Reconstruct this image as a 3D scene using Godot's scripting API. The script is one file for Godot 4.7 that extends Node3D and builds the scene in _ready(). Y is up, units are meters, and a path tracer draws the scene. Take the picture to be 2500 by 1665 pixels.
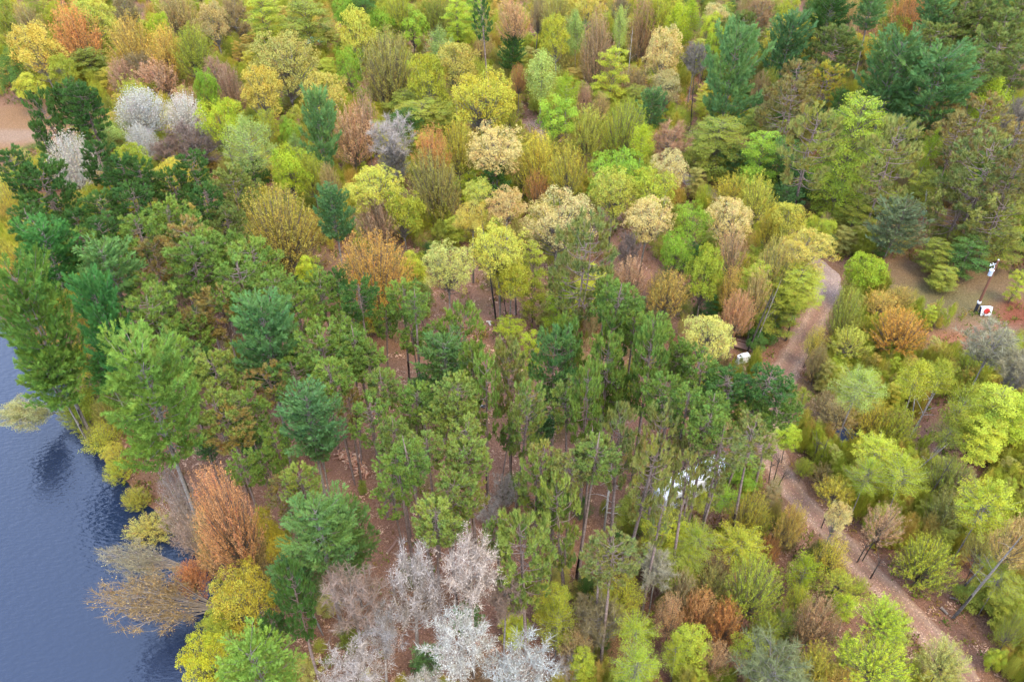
extends Node3D
# A lakeside spring forest seen from the air. Metres, y up; the view looks down towards -z.

const CREF := 8.0          # every crown is grown 8 m wide and 8 m deep, then sized to its tree
var rng := RandomNumberGenerator.new()
var verts := PackedVector3Array()
var norms := PackedVector3Array()
var cols := PackedColorArray()
var bits := []             # small foliage pieces: [vertices, normals]
var taken := {}
var crowns := {}
var woods := {}
var mats := {}
var barks := {}
var trunk_mesh := []
var tone := {}
var ground_noise := FastNoiseLite.new()
var patch_noise := FastNoiseLite.new()
var shore := PackedVector2Array()
var road := PackedVector2Array()
var road_half := PackedFloat32Array()

func r(a: float, b: float) -> float:
	return rng.randf_range(a, b)

func numbered(called: String) -> String:
	var n: int = taken.get(called, 0)
	taken[called] = n + 1
	return called if n == 0 else "%s_%03d" % [called, n]

func lin(red: float, green: float, blue: float, gain := 1.0) -> Color:
	var c := Color(red / 255.0, green / 255.0, blue / 255.0).srgb_to_linear()
	return Color(c.r * gain, c.g * gain, c.b * gain)

# ---------------------------------------------------------------- mesh helpers
func tri(a: Vector3, b: Vector3, c: Vector3) -> void:
	var n := (c - a).cross(b - a).normalized()
	verts.append(a); verts.append(b); verts.append(c)
	norms.append(n); norms.append(n); norms.append(n)

func clear() -> void:
	verts = PackedVector3Array(); norms = PackedVector3Array(); cols = PackedColorArray()

func finish() -> ArrayMesh:
	var a := []
	a.resize(Mesh.ARRAY_MAX)
	a[Mesh.ARRAY_VERTEX] = verts
	a[Mesh.ARRAY_NORMAL] = norms
	if cols.size() == verts.size():
		a[Mesh.ARRAY_COLOR] = cols
	var m := ArrayMesh.new()
	m.add_surface_from_arrays(Mesh.PRIMITIVE_TRIANGLES, a)
	clear()
	return m

func frame(d: Vector3) -> Basis:
	var y := d.normalized()
	var x := y.cross(Vector3.RIGHT if abs(y.x) < 0.8 else Vector3.BACK).normalized()
	return Basis(x, y, x.cross(y))

func tube(pts: Array, r0: float, r1: float, sides := 5) -> void:
	var rings := []
	var n := pts.size()
	for i in n:
		var d: Vector3 = (pts[min(i + 1, n - 1)] - pts[max(i - 1, 0)])
		var b := frame(d)
		var rad: float = lerp(r0, r1, float(i) / (n - 1))
		var ring := []
		for k in sides:
			var t := TAU * k / sides
			ring.append([pts[i] + (b.x * cos(t) + b.z * sin(t)) * rad, b.x * cos(t) + b.z * sin(t)])
		rings.append(ring)
	for i in n - 1:
		for k in sides:
			var a = rings[i][k]; var b2 = rings[i][(k + 1) % sides]
			var c = rings[i + 1][k]; var d2 = rings[i + 1][(k + 1) % sides]
			for q in [a, b2, c, b2, d2, c]:
				verts.append(q[0]); norms.append(q[1])

func bent(a: Vector3, b: Vector3, rise: float, n := 4) -> Array:
	var pts := []
	var side := Vector3(r(-1, 1), r(-0.3, 0.3), r(-1, 1)) * a.distance_to(b) * 0.06
	for i in n + 1:
		var t := float(i) / n
		pts.append(a.lerp(b, t) + Vector3.UP * rise * sin(PI * t) + side * sin(PI * t))
	return pts

# ---------------------------------------------------------------- foliage pieces
func keep_bit() -> void:
	bits.append([verts, norms])
	clear()

func leaf(p: Vector3, d: Vector3, up: Vector3, long: float, wide: float) -> void:
	var s := d.cross(up).normalized() * wide * 0.5
	var m := p + d * long * 0.45 + up * long * 0.08
	tri(p, m + s, m - s)
	tri(p + d * long, m - s, m + s)

func ball_dir(low := -1.0) -> Vector3:
	var y := r(low, 1.0)
	var t := r(0, TAU)
	var q := sqrt(max(0.0, 1 - y * y))
	return Vector3(q * cos(t), y, q * sin(t))

func make_bits() -> void:
	for v in 3:                                   # 0-2: leafy sprig
		for i in 13:
			var d := ball_dir(-0.5)
			leaf(d * r(0.08, 0.38), (d + Vector3(0, r(-0.3, 0.4), 0) + ball_dir() * 0.5).normalized(), (Vector3.UP + ball_dir() * 0.7).normalized(), r(0.13, 0.23), r(0.1, 0.17))
		keep_bit()
	for v in 2:                                   # 3-4: fine airy sprig
		for i in 12:
			var d := ball_dir(-0.7)
			leaf(d * r(0.1, 0.5), (d + ball_dir() * 0.8).normalized(), (Vector3.UP + ball_dir() * 0.9).normalized(), r(0.1, 0.17), r(0.08, 0.12))
		keep_bit()
	for v in 3:                                   # 5-7: needle tuft along +y
		for i in 22:
			var d := (Vector3.UP * r(0.35, 1.5) + ball_dir(-0.2)).normalized()
			var p := Vector3.UP * r(-0.1, 0.2)
			var s := d.cross(ball_dir()).normalized() * r(0.026, 0.045)
			tri(p - s + d * 0.03, p + s + d * 0.03, p + d * r(0.28, 0.46))
		keep_bit()
	for v in 2:                                   # 8-9: soft needle spray along +y, flat in x
		for i in 22:
			var t := r(0.0, 0.5)
			var d := Vector3(r(-0.9, 0.9), r(0.45, 1.0), r(-0.35, 0.55)).normalized()
			var p := Vector3(r(-0.08, 0.08), t, r(-0.05, 0.05))
			var s := d.cross(Vector3(r(-0.6, 0.6), 0, 1)).normalized() * r(0.022, 0.036)
			tri(p - s, p + s, p + d * r(0.17, 0.3))
		keep_bit()
	for v in 2:                                   # 10-11: upright twig with young leaves
		for i in 3:
			var d := (Vector3.UP * 1.6 + ball_dir()).normalized()
			var s := d.cross(ball_dir()).normalized() * 0.016
			tri(-s, s, d * r(0.5, 0.9))
		for i in 13:
			var h := r(0.05, 0.95)
			var d := (Vector3.UP * 0.9 + ball_dir()).normalized()
			leaf(Vector3(r(-0.2, 0.2) * h, h, r(-0.2, 0.2) * h) + d * 0.06, d, ball_dir(), r(0.1, 0.19), r(0.06, 0.11))
		keep_bit()
	for v in 2:                                   # 12-13: bud flecks
		for i in 7:
			var d := ball_dir()
			leaf(d * r(0.05, 0.42), (d + Vector3.UP * r(0, 1)).normalized(), ball_dir(), r(0.1, 0.19), r(0.06, 0.1))
		keep_bit()
	for v in 2:                                   # 14-15: flat spray of leaves
		for i in 16:
			var p := Vector3(r(-0.42, 0.42), r(-0.07, 0.07), r(-0.42, 0.42))
			leaf(p, Vector3(r(-1, 1), r(-0.45, 0.2), r(-1, 1)).normalized(), (Vector3.UP + ball_dir() * 0.4).normalized(), r(0.13, 0.22), r(0.09, 0.15))
		keep_bit()
	for v in 2:                                   # 16-17: bare twiglets
		for i in 7:
			var d := (Vector3.UP * 0.9 + ball_dir()).normalized()
			var p := Vector3.UP * r(0, 0.3)
			var s := d.cross(ball_dir()).normalized() * r(0.012, 0.022)
			tri(p - s, p + s, p + d * r(0.4, 0.9))
		keep_bit()

func put(bit: int, at: Transform3D, c: Color) -> void:
	var b: Array = bits[bit]
	verts.append_array(at * (b[0] as PackedVector3Array))
	norms.append_array(Transform3D(at.basis.orthonormalized(), Vector3.ZERO) * (b[1] as PackedVector3Array))
	var k := PackedColorArray()
	k.resize((b[0] as PackedVector3Array).size())
	k.fill(c)
	cols.append_array(k)

func turned(d: Vector3, size: float) -> Basis:
	return frame(d).rotated(d.normalized(), r(0, TAU)).scaled(Vector3.ONE * size)

func shade(c: float, spread := 0.14, warm := 0.08) -> Color:
	var g := c * r(1 - spread * 1.7, 1 + spread * 1.7)
	var w := r(-warm, warm) * 1.2 + (limb_hue if warm > 0.04 else 0.0)
	if r(0, 1) < 0.1 and warm > 0.04:                # a twig still brown with bud scales
		return Color(g * 1.0, g * 0.72, g * 0.85)
	return Color(g * (1 + w), g, g * (1 - w * 1.5))

# A crown comes as two meshes: [foliage, wood]. The wood is collected in `woody` while the foliage grows.
var woody := []
var limb_hue := 0.0            # a limb's leaves lean a little warmer or cooler than its neighbours'
func limb(pts: Array, r0: float, r1: float, sides := 4) -> void:
	if r0 > 0.04: limb_hue = r(-0.13, 0.13)
	woody.append([pts, r0, r1, sides])

func close_crown() -> Array:
	var f: ArrayMesh = finish() if verts.size() > 0 else null
	for w in woody:
		tube(w[0], w[1], w[2], w[3])
	woody.clear()
	return [f, finish()]

func egg(t: float, wide_at: float) -> float:      # half width of a crown at height t (0..1)
	if t < wide_at:
		return sqrt(max(0.0, 1 - pow((wide_at - t) / wide_at, 2.0))) * 0.85 + 0.15
	return sqrt(max(0.0, 1 - pow((t - wide_at) / (1 - wide_at), 2.0)))

func domed(n: int, lump: float, per: int, bit0: int, bit1: int, size: float, open := 0.0) -> Array:
	var spots := []
	var tries := 0
	limb(bent(Vector3(0, -0.6, 0), Vector3(r(-0.3, 0.3), 5.4, r(-0.3, 0.3)), 0.0), 0.15, 0.03)
	while spots.size() < n and tries < 4000:
		tries += 1
		var d := ball_dir(-0.75)
		var q := r(0.62, 0.98) if r(0, 1) > 0.25 else r(0.25, 0.7)
		var bump := 1.0 + 0.34 * ground_noise.get_noise_3d(d.x * 60 + n, d.y * 60, d.z * 60 + lump * 90)
		var p := Vector3(d.x * 3.45, d.y * 3.4, d.z * 3.45) * q * bump + Vector3(0, 4.1, 0)
		var ok := true
		for s in spots:
			if s.distance_to(p) < lump * 1.05:
				ok = false
				break
		if ok:
			spots.append(p)
	for p: Vector3 in spots:
		var c := r(0.82, 1.14)
		var start := Vector3(0, clamp(p.y * 0.5 - 1.2, -0.4, 4.2), 0)
		limb(bent(start, p, -0.25), 0.07, 0.018, 3)
		var radius := lump * r(0.62, 1.28)
		var out := (p - Vector3(0, 3.2, 0)).normalized()
		for i in int(per * pow(radius / lump, 1.8)):
			if r(0, 1) < open:
				continue
			var d := (ball_dir(-0.65) + out * 0.35).normalized()
			var at := p + Vector3(d.x, d.y * 0.85, d.z) * radius * r(0.55, 1.05)
			put(rng.randi_range(bit0, bit1), Transform3D(turned(d + out * 0.3 + Vector3.UP * 0.4, size * r(0.8, 1.2)), at), shade(c))
	return close_crown()

func broom(n: int, bit0: int, bit1: int, size: float, low := 0.25, tall := 1.0) -> Array:
	limb(bent(Vector3(0, -0.6, 0), Vector3(r(-0.2, 0.2), 5.0, r(-0.2, 0.2)), 0.0), 0.13, 0.03)
	for i in n:
		var t := pow((i + 0.5) / n, 0.62)             # 0 upright ... 1 outermost
		var turn := i * 2.39996 + r(-0.3, 0.3)
		var lean := t * 1.0
		var reach := Vector3(cos(turn), 0, sin(turn))
		var high := lerpf(7.9, 2.2, pow(t, 2.2)) * r(0.86, 1.0) * tall
		var tip := reach * sin(lean * 1.45) * 3.9 * r(0.8, 1.03) + Vector3.UP * high
		var root := Vector3(0, clampf(high * low - 0.6, -0.4, 2.6), 0)
		var mid := root.lerp(tip, 0.5) + reach * 0.45 * t - Vector3.UP * 0.25
		var pts := [root, root.lerp(mid, 0.5) + reach * 0.12, mid, mid.lerp(tip, 0.55) + Vector3.UP * 0.1, tip]
		limb(pts, 0.055, 0.012, 3)
		var c := r(0.8, 1.16)
		var steps := int(root.distance_to(tip) / 0.42)
		for k in steps:
			var s := float(k + r(0, 1)) / steps
			if s < 0.32:
				continue
			var at: Vector3 = (pts[2] as Vector3).lerp(tip, (s - 0.5) * 2.0) if s > 0.5 else root.lerp(mid, s * 2.0)
			var spread := 0.16 + 0.38 * (1.0 - s)
			at += Vector3(r(-1, 1), r(-0.6, 0.6), r(-1, 1)) * spread
			var d := (Vector3.UP * 1.3 + reach * 0.7 * t + ball_dir() * 0.45).normalized()
			put(rng.randi_range(bit0, bit1), Transform3D(turned(d, size * r(0.8, 1.25)), at), shade(c))
	return close_crown()

func tiered(n: int, fill: float, size := 1.0) -> Array:           # level sprays along a leader
	limb(bent(Vector3(0, -0.6, 0), Vector3(r(-0.2, 0.2), 7.6, r(-0.2, 0.2)), 0.0), 0.12, 0.02)
	for i in n:
		var t := (i + 0.5) / n
		var turn := i * 2.39996 + r(-0.4, 0.4)
		var out := Vector3(cos(turn), 0, sin(turn))
		var far := 3.9 * egg(t, 0.33) * r(0.6, 1.05) + 0.3
		var root := Vector3(0, t * 7.4, 0)
		var tip := root + out * far + Vector3.UP * lerpf(0.25, 1.3, t) * far * 0.35
		limb(bent(root, tip, 0.12 * far), 0.05, 0.012, 3)
		var c := r(0.8, 1.16)
		var side := Vector3(-out.z, 0, out.x)
		var m := int(far * far * fill) + 3
		for k in m:
			var s := sqrt(r(0.04, 1.0))
			var at := root.lerp(tip, s) + side * r(-0.42, 0.42) * far * s + Vector3.UP * (0.12 * far * sin(PI * s) + r(-0.14, 0.1))
			at.y -= 0.1 * abs((at - root).dot(side))
			put(rng.randi_range(14, 15), Transform3D(Basis(Vector3.UP, r(0, TAU)).rotated(side, r(-0.3, 0.3)).scaled(Vector3.ONE * r(0.8, 1.25) * size), at), shade(c))
	return close_crown()

func airy(n: int, size: float, per := 18, loose := 0.75, bit := 3) -> Array:             # aspen: thin rising limbs, shimmering small leaves
	limb(bent(Vector3(0, -0.6, 0), Vector3(r(-0.3, 0.3), 7.0, r(-0.3, 0.3)), 0.0), 0.12, 0.025)
	for i in n:
		var t := (i + 0.5) / n
		var turn := i * 2.39996 + r(-0.4, 0.4)
		var out := Vector3(cos(turn), 0, sin(turn))
		var root := Vector3(0, t * 5.8, 0)
		var tip := root + out * 3.6 * egg(clampf(t + 0.08, 0, 1), 0.45) * r(0.7, 1.05) + Vector3.UP * r(0.8, 1.9)
		limb(bent(root, tip, -0.2), 0.05, 0.012, 3)
		var c := r(0.85, 1.15)
		for k in per:
			var s := r(0.3, 1.05)
			var at := root.lerp(tip, s) + ball_dir() * r(0.1, loose)
			put(rng.randi_range(bit, bit + 1), Transform3D(turned(ball_dir(), size * r(0.8, 1.25)), at), shade(c))
	return close_crown()

func bare(n: int, buds: int, twigs: int, up := 1.0) -> Array:   # rising limbs that fork, with or without white buds
	limb(bent(Vector3(0, -0.6, 0), Vector3(r(-0.3, 0.3), 6.8, r(-0.3, 0.3)), 0.0, 5), 0.17, 0.03, 5)
	for i in n:
		var t := (i + 0.5) / n
		var turn := i * 2.39996 + r(-0.5, 0.5)
		var out := Vector3(cos(turn), 0, sin(turn))
		var root := Vector3(0, t * 5.2 - 0.2, 0)
		var tip := root + out * 3.3 * egg(clampf(t, 0, 1), 0.4) * r(0.7, 1.1) + Vector3.UP * r(1.2, 2.6) * up
		var main := bent(root, tip, -0.35 * up)
		limb(main, 0.075, 0.022, 4)
		for k in 7:
			var a: Vector3 = root.lerp(tip, r(0.3, 0.95))
			var b := a + (out * r(0.2, 0.9) + ball_dir(-0.2) * 0.8 + Vector3.UP * r(0.3, 0.9) * up).normalized() * r(0.6, 1.5)
			limb(bent(a, b, -0.05, 2), 0.03, 0.012, 3)
			for j in twigs:
				put(rng.randi_range(16, 17), Transform3D(turned((b - a).normalized() + ball_dir() * 0.6 + Vector3.UP * 0.3 * up, r(0.8, 1.5)), a.lerp(b, r(0.3, 1.0))), shade(0.72, 0.15, 0.03))
			for j in buds:
				put(rng.randi_range(12, 13), Transform3D(turned(ball_dir(), r(0.6, 1.0)), a.lerp(b, r(0.4, 1.25)) + ball_dir() * 0.3), shade(r(0.85, 1.15), 0.1, 0.03))
	return close_crown()

func pine_round(whorls: int, arms: int, tufts: int, wide_at: float, hold: float) -> Array:   # brush-tipped pine
	limb(bent(Vector3(0, -1.5, 0), Vector3(r(-0.2, 0.2), 7.6, r(-0.2, 0.2)), 0.0), 0.15, 0.03)
	var stack := []
	for w in whorls:
		for a in arms:
			stack.append([(w + r(0.1, 0.9)) / whorls, TAU * (a + r(-0.3, 0.3)) / arms + w * 1.1])
	for e in stack:
		var t: float = e[0]
		var out := Vector3(cos(e[1]), 0, sin(e[1]))
		var far := 3.7 * egg(t, wide_at) * r(0.62, 1.06) + 0.25
		var root := Vector3(0, t * 7.3 - 0.3, 0)
		var rise := lerpf(-0.05, 1.25, t) * r(0.7, 1.2)
		var tip := root + out * far + Vector3.UP * far * rise * 0.45
		limb(bent(root, tip, -0.1 * far), 0.06, 0.02, 3)
		var c := r(0.8, 1.18)
		var n := int(tufts * (0.35 + far / 3.7))
		var side := Vector3(-out.z, 0, out.x)
		for k in n:
			var s := 1.0 - hold * pow(r(0, 1), 1.5)
			var wide := 0.3 * far * s
			var at := root.lerp(tip, s) + side * r(-1, 1) * wide + Vector3.UP * r(-0.12, 0.42) + out * r(-0.1, 0.25)
			var d := (out * r(0.2, 0.9) + Vector3.UP * r(0.5, 1.3) + ball_dir() * 0.35).normalized()
			put(rng.randi_range(5, 7), Transform3D(turned(d, r(0.85, 1.3)), at), shade(c, 0.12, 0.1))
			if k % 4 == 0:
				limb([root.lerp(tip, s * 0.75), at], 0.022, 0.012, 3)
	return close_crown()

func pine_plumed(whorls: int, arms: int, per: float, slim := 1.0, point := 0.28) -> Array:   # soft-needled pine in level plumes
	limb(bent(Vector3(0, -1.0, 0), Vector3(r(-0.15, 0.15), 7.7, r(-0.15, 0.15)), 0.0), 0.15, 0.02)
	for w in whorls:
		for a in arms:
			var t := (w + r(0.15, 0.85)) / whorls
			var turn := TAU * (a + r(-0.3, 0.3)) / arms + w * 0.9
			var out := Vector3(cos(turn), 0, sin(turn))
			var far := (3.9 * egg(t, point) * r(0.55, 1.1) + 0.2) * slim
			var root := Vector3(0, t * 7.5, 0)
			var tip := root + out * far + Vector3.UP * far * lerpf(0.12, 0.95, t) * r(0.6, 1.2)
			var pts := bent(root, tip, -0.12 * far)
			limb(pts, 0.05, 0.015, 3)
			var c := r(0.82, 1.16)
			var side := Vector3(-out.z, 0, out.x)
			var n := int(far * per) + 4
			for k in n:
				var s := 1.0 - 0.8 * pow(r(0, 1), 1.2)
				var q := r(-1, 1)
				var at: Vector3 = root.lerp(tip, s) + side * q * 0.34 * far * (1.05 - s * 0.55) + Vector3.UP * (-0.12 * far * sin(PI * s) + r(-0.08, 0.14))
				var d := (out * r(0.3, 1.0) + side * q * 0.7 + Vector3.UP * r(0.1, 1.1) + ball_dir() * 0.35).normalized()
				put(rng.randi_range(8, 9), Transform3D(frame(d).rotated(d, r(-0.9, 0.9)).scaled(Vector3.ONE * r(0.65, 1.1)), at), shade(c, 0.12, 0.08))
	return close_crown()

func weeping(n: int, leafy: int, leafbit: int) -> Array:    # limbs fanning outward, for trees that lean over the water
	for i in n:
		var turn := i * 2.39996
		var out := Vector3(cos(turn), 0, sin(turn))
		var t := pow((i + 0.5) / n, 0.6)
		var tip := out * 3.8 * t * r(0.75, 1.05) + Vector3.UP * lerpf(8.0, 4.0, t * t) * r(0.8, 1.0)
		var main := bent(Vector3(0, -0.3, 0), tip, 0.3 * t, 5)
		limb(main, 0.07, 0.015, 4)
		for k in 9:
			var a: Vector3 = Vector3(0, -0.3, 0).lerp(tip, r(0.35, 0.98))
			var b := a + (tip.normalized() * 0.9 + ball_dir() * 0.75).normalized() * r(0.6, 1.6)
			limb(bent(a, b, 0.05, 2), 0.025, 0.01, 3)
			for j in 3:
				put(rng.randi_range(16, 17), Transform3D(turned((b - a).normalized() + ball_dir() * 0.5, r(0.8, 1.4)), a.lerp(b, r(0.3, 1.0))), shade(0.62, 0.12, 0.03))
			for j in leafy:
				put(leafbit + j % 2, Transform3D(turned(ball_dir(), r(0.8, 1.2)), b + ball_dir() * r(0.1, 0.55)), shade(1.0, 0.16, 0.1))
	return close_crown()

func grow_kinds() -> void:
	crowns["oak"] = [domed(56, 0.86, 25, 0, 2, 0.9, 0.15), domed(46, 0.96, 28, 0, 2, 0.9, 0.2), domed(66, 0.76, 21, 0, 2, 0.88, 0.15), domed(50, 0.9, 23, 0, 2, 1.0, 0.15), domed(40, 0.98, 25, 0, 2, 0.9, 0.2)]
	crowns["lg"] = [domed(52, 0.9, 25, 0, 2, 0.9), domed(46, 0.98, 24, 14, 15, 0.95, 0.1), domed(62, 0.78, 21, 0, 2, 0.9), domed(40, 1.0, 25, 0, 2, 0.85, 0.15)]
	crowns["mv"] = [broom(105, 10, 11, 1.0), broom(90, 10, 11, 1.1, 0.35), broom(120, 10, 11, 0.95, 0.2), broom(80, 10, 11, 1.05, 0.45, 0.92), broom(70, 10, 11, 0.95, 0.3), broom(95, 3, 4, 0.9, 0.3)]
	crowns["ly"] = [tiered(44, 2.7), tiered(38, 3.1), tiered(54, 2.3), tiered(34, 2.6), tiered(48, 2.0)]
	crowns["as"] = [airy(56, 1.15), airy(48, 1.25), airy(40, 1.2)]
	crowns["rp"] = [pine_round(9, 6, 21, 0.42, 0.6), pine_round(8, 6, 23, 0.5, 0.58), pine_round(10, 5, 22, 0.36, 0.62), pine_round(8, 5, 22, 0.45, 0.55), pine_round(9, 5, 19, 0.55, 0.6)]
	crowns["rt"] = [pine_round(9, 5, 14, 0.42, 0.42), pine_round(8, 5, 15, 0.5, 0.42), pine_round(10, 5, 13, 0.4, 0.4), pine_round(8, 4, 16, 0.48, 0.45)]
	crowns["wp"] = [pine_plumed(12, 5, 20.0), pine_plumed(10, 5, 23.0), pine_plumed(13, 5, 19.0, 1.0, 0.2), pine_plumed(11, 4, 24.0, 1.0, 0.35)]
	crowns["sp"] = [pine_plumed(14, 6, 11.0, 1.0, 0.12), pine_plumed(13, 6, 11.0, 1.0, 0.3)]
	crowns["sl"] = [airy(46, 1.0, 15, 0.6), airy(40, 0.9, 15, 0.65, 14), airy(52, 0.95, 13, 0.55), airy(36, 0.85, 16, 0.6, 14)]
	crowns["oak_big"] = [domed(120, 0.62, 18, 0, 2, 0.66, 0.2), domed(105, 0.66, 19, 0, 2, 0.66, 0.2)]
	crowns["lg_big"] = [domed(110, 0.64, 20, 0, 2, 0.64, 0.15), domed(95, 0.7, 21, 0, 2, 0.66, 0.2)]
	crowns["mv_big"] = [broom(190, 10, 11, 0.66), broom(170, 10, 11, 0.7, 0.35)]
	crowns["ly_big"] = [tiered(80, 3.6, 0.68), tiered(70, 3.9, 0.68)]
	crowns["as_big"] = [airy(95, 0.72, 17, 0.6)]
	crowns["sl_big"] = [airy(84, 0.66, 17, 0.5), airy(76, 0.62, 18, 0.5, 14), airy(92, 0.66, 15, 0.45)]
	crowns["svb"] = [bare(28, 3, 3), bare(32, 2, 3), bare(26, 3, 3)]
	crowns["br"] = [bare(32, 0, 6), bare(28, 0, 7), bare(36, 0, 5)]
	crowns["sn"] = [bare(26, 0, 5, 1.3)]
	crowns["blo"] = [broom(230, 12, 13, 1.05, 0.3), broom(200, 12, 13, 1.1, 0.25)]
	crowns["sb"] = [domed(24, 1.4, 34, 14, 15, 1.2)]
	crowns["wil"] = [weeping(30, 5, 3)]
	crowns["wilbare"] = [weeping(26, 1, 12), weeping(30, 1, 12)]

func make_trunks() -> void:
	for v in 3:
		var pts := []
		for i in 7:
			var t := i / 6.0
			pts.append(Vector3(sin(t * 3.0 + v) * 0.5 * t * (1 - t), t, cos(t * 2.3 + v * 2) * 0.5 * t * (1 - t)))
		tube(pts, 1.0, 0.42, 7)
		trunk_mesh.append(finish())

# ---------------------------------------------------------------- materials
func plain(c: Color, rough := 0.8, metal := 0.0) -> StandardMaterial3D:
	var m := StandardMaterial3D.new()
	m.albedo_color = c.linear_to_srgb()
	m.roughness = rough
	m.metallic = metal
	m.metallic_specular = 0.35
	return m

func leaf_mat(key: String, variant: int) -> StandardMaterial3D:
	var id := "%s%d" % [key, variant]
	if not mats.has(id):
		var c: Color = tone[key]
		var j: float = [1.0, 1.12, 0.9, 1.05][variant % 4]
		var w: float = [0.0, 0.06, -0.05, 0.03][variant % 4]
		var m := plain(Color(c.r * j * (1 + w), c.g * j, c.b * j * (1 - w)), 0.75)
		m.vertex_color_use_as_albedo = true
		m.metallic_specular = 0.2
		m.backlight = Color(0.5, 0.5, 0.5)
		mats[id] = m
	return mats[id]

func bark_mat(key: String) -> StandardMaterial3D:
	if not barks.has(key):
		var c: Color = {"pine": Color(0.34, 0.25, 0.21), "brown": Color(0.25, 0.2, 0.16), "dark": Color(0.13, 0.11, 0.095), "grey": Color(0.33, 0.29, 0.25), "pale": Color(0.44, 0.37, 0.31), "white": Color(0.68, 0.64, 0.58)}[key]
		var m := plain(c, 0.9)
		var n := FastNoiseLite.new()
		n.seed = 11
		n.frequency = 0.03
		var t := NoiseTexture2D.new()
		t.width = 128; t.height = 256; t.seamless = true; t.noise = n
		var g := Gradient.new()
		g.set_color(0, Color(0.62, 0.6, 0.58)); g.set_color(1, Color(1, 1, 1))
		t.color_ramp = g
		m.albedo_texture = t
		m.uv1_triplanar = true
		m.uv1_world_triplanar = true
		m.uv1_scale = Vector3(0.9, 0.35, 0.9)
		barks[key] = m
	return barks[key]

func set_tones() -> void:
	var k := GAIN
	for e in TONES:
		tone[e[0]] = lin(e[1], e[2], e[3], k)

const GAIN := 0.72
const TONES := [
	["olive", 154, 162, 64],
	["darkgreen", 96, 132, 62],
	["tan", 200, 174, 108],
	["yolive", 182, 186, 64],
	["lemon", 200, 200, 82],
	["orange", 214, 154, 90],
	["amber", 228, 178, 88],
	["yellow", 208, 188, 85],
	["orangeyel", 216, 182, 88],
	["tanolive", 190, 180, 92],
	["brown", 184, 162, 112],
	["limeyel", 184, 194, 64],
	["pink", 204, 162, 126],
	["green", 150, 184, 60],
	["lime", 182, 200, 58],
	["white", 222, 218, 202],
	["palegreen", 180, 200, 104],
	["pinkgrey", 170, 145, 130],
	["mustard", 208, 194, 74],
	["teal", 119, 159, 91],
	["rust", 206, 166, 116],
	["cream", 218, 198, 125],
	["grey", 160, 150, 135],
	["silver", 216, 202, 188],
	["pinkw", 192, 165, 145],
	["rp", 136, 165, 74],
	["rpd", 87, 125, 60],
	["rpl", 152, 171, 82],
	["rpo", 137, 151, 76],
	["rpb", 163, 148, 84],
	["rpt", 159, 163, 86],
	["rpg", 126, 140, 97],
	["green_p", 90, 146, 70],
	["greenl", 117, 156, 67],
	["wpl", 136, 171, 74],
	["tealg", 117, 159, 88],
	["tealb", 117, 154, 83],
	["red", 206, 142, 92],
	["orangep", 218, 162, 110],
	["orangeb", 228, 168, 72],
	["tanpink", 212, 170, 128],
	["tanorange", 216, 165, 105],
	["lemonp", 208, 206, 108],
	["lemont", 190, 185, 95],
	["yellowb", 212, 202, 72],
	["mustardb", 200, 184, 66],
	["vivid", 204, 202, 56],
	["vividg", 172, 190, 64],
	["palelime", 176, 192, 90],
	["palegold", 226, 222, 150],
	["lichen", 180, 172, 134],
	["silverp", 195, 170, 150],
	["silverg", 196, 184, 146],
	["silvero", 196, 164, 112],
	["silverw", 222, 216, 198],
	["palew", 200, 190, 155],
	["greygreen", 150, 156, 104],
]

# ---------------------------------------------------------------- the lie of the land
func shore_x(z: float) -> float:
	for i in shore.size() - 1:
		var a := shore[i]; var b := shore[i + 1]
		if z >= a.y and z <= b.y:
			return lerpf(a.x, b.x, (z - a.y) / (b.y - a.y))
	return shore[0].x - (shore[0].y - z) * 60.0 if z < shore[0].y else shore[shore.size() - 1].x

func inland(x: float, z: float) -> float:         # metres from the water's edge, land positive
	var best := 1e9
	var p := Vector2(x, z)
	for i in shore.size() - 1:
		best = min(best, p.distance_to(Geometry2D.get_closest_point_to_segment(p, shore[i], shore[i + 1])))
	return best if x > shore_x(z) else -best

func ground_y(x: float, z: float) -> float:
	var h := 0.35 * ground_noise.get_noise_2d(x * 0.9, z * 0.9)
	if x < -15 and z > -125:
		var d := inland(x, z)
		if d < 8.0:
			h = lerpf(-1.6, h, smoothstep(-6.0, 5.0, d))
	return h

func blot(c: Color, x: float, z: float, at: Vector2, wide: float, deep: float, paint: Color, strength := 1.0) -> Color:
	var q := Vector2((x - at.x) / wide, (z - at.y) / deep).length() + 0.35 * patch_noise.get_noise_2d(x * 6, z * 6)
	return c.lerp(paint, strength * (1.0 - smoothstep(0.6, 1.1, q)))

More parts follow.
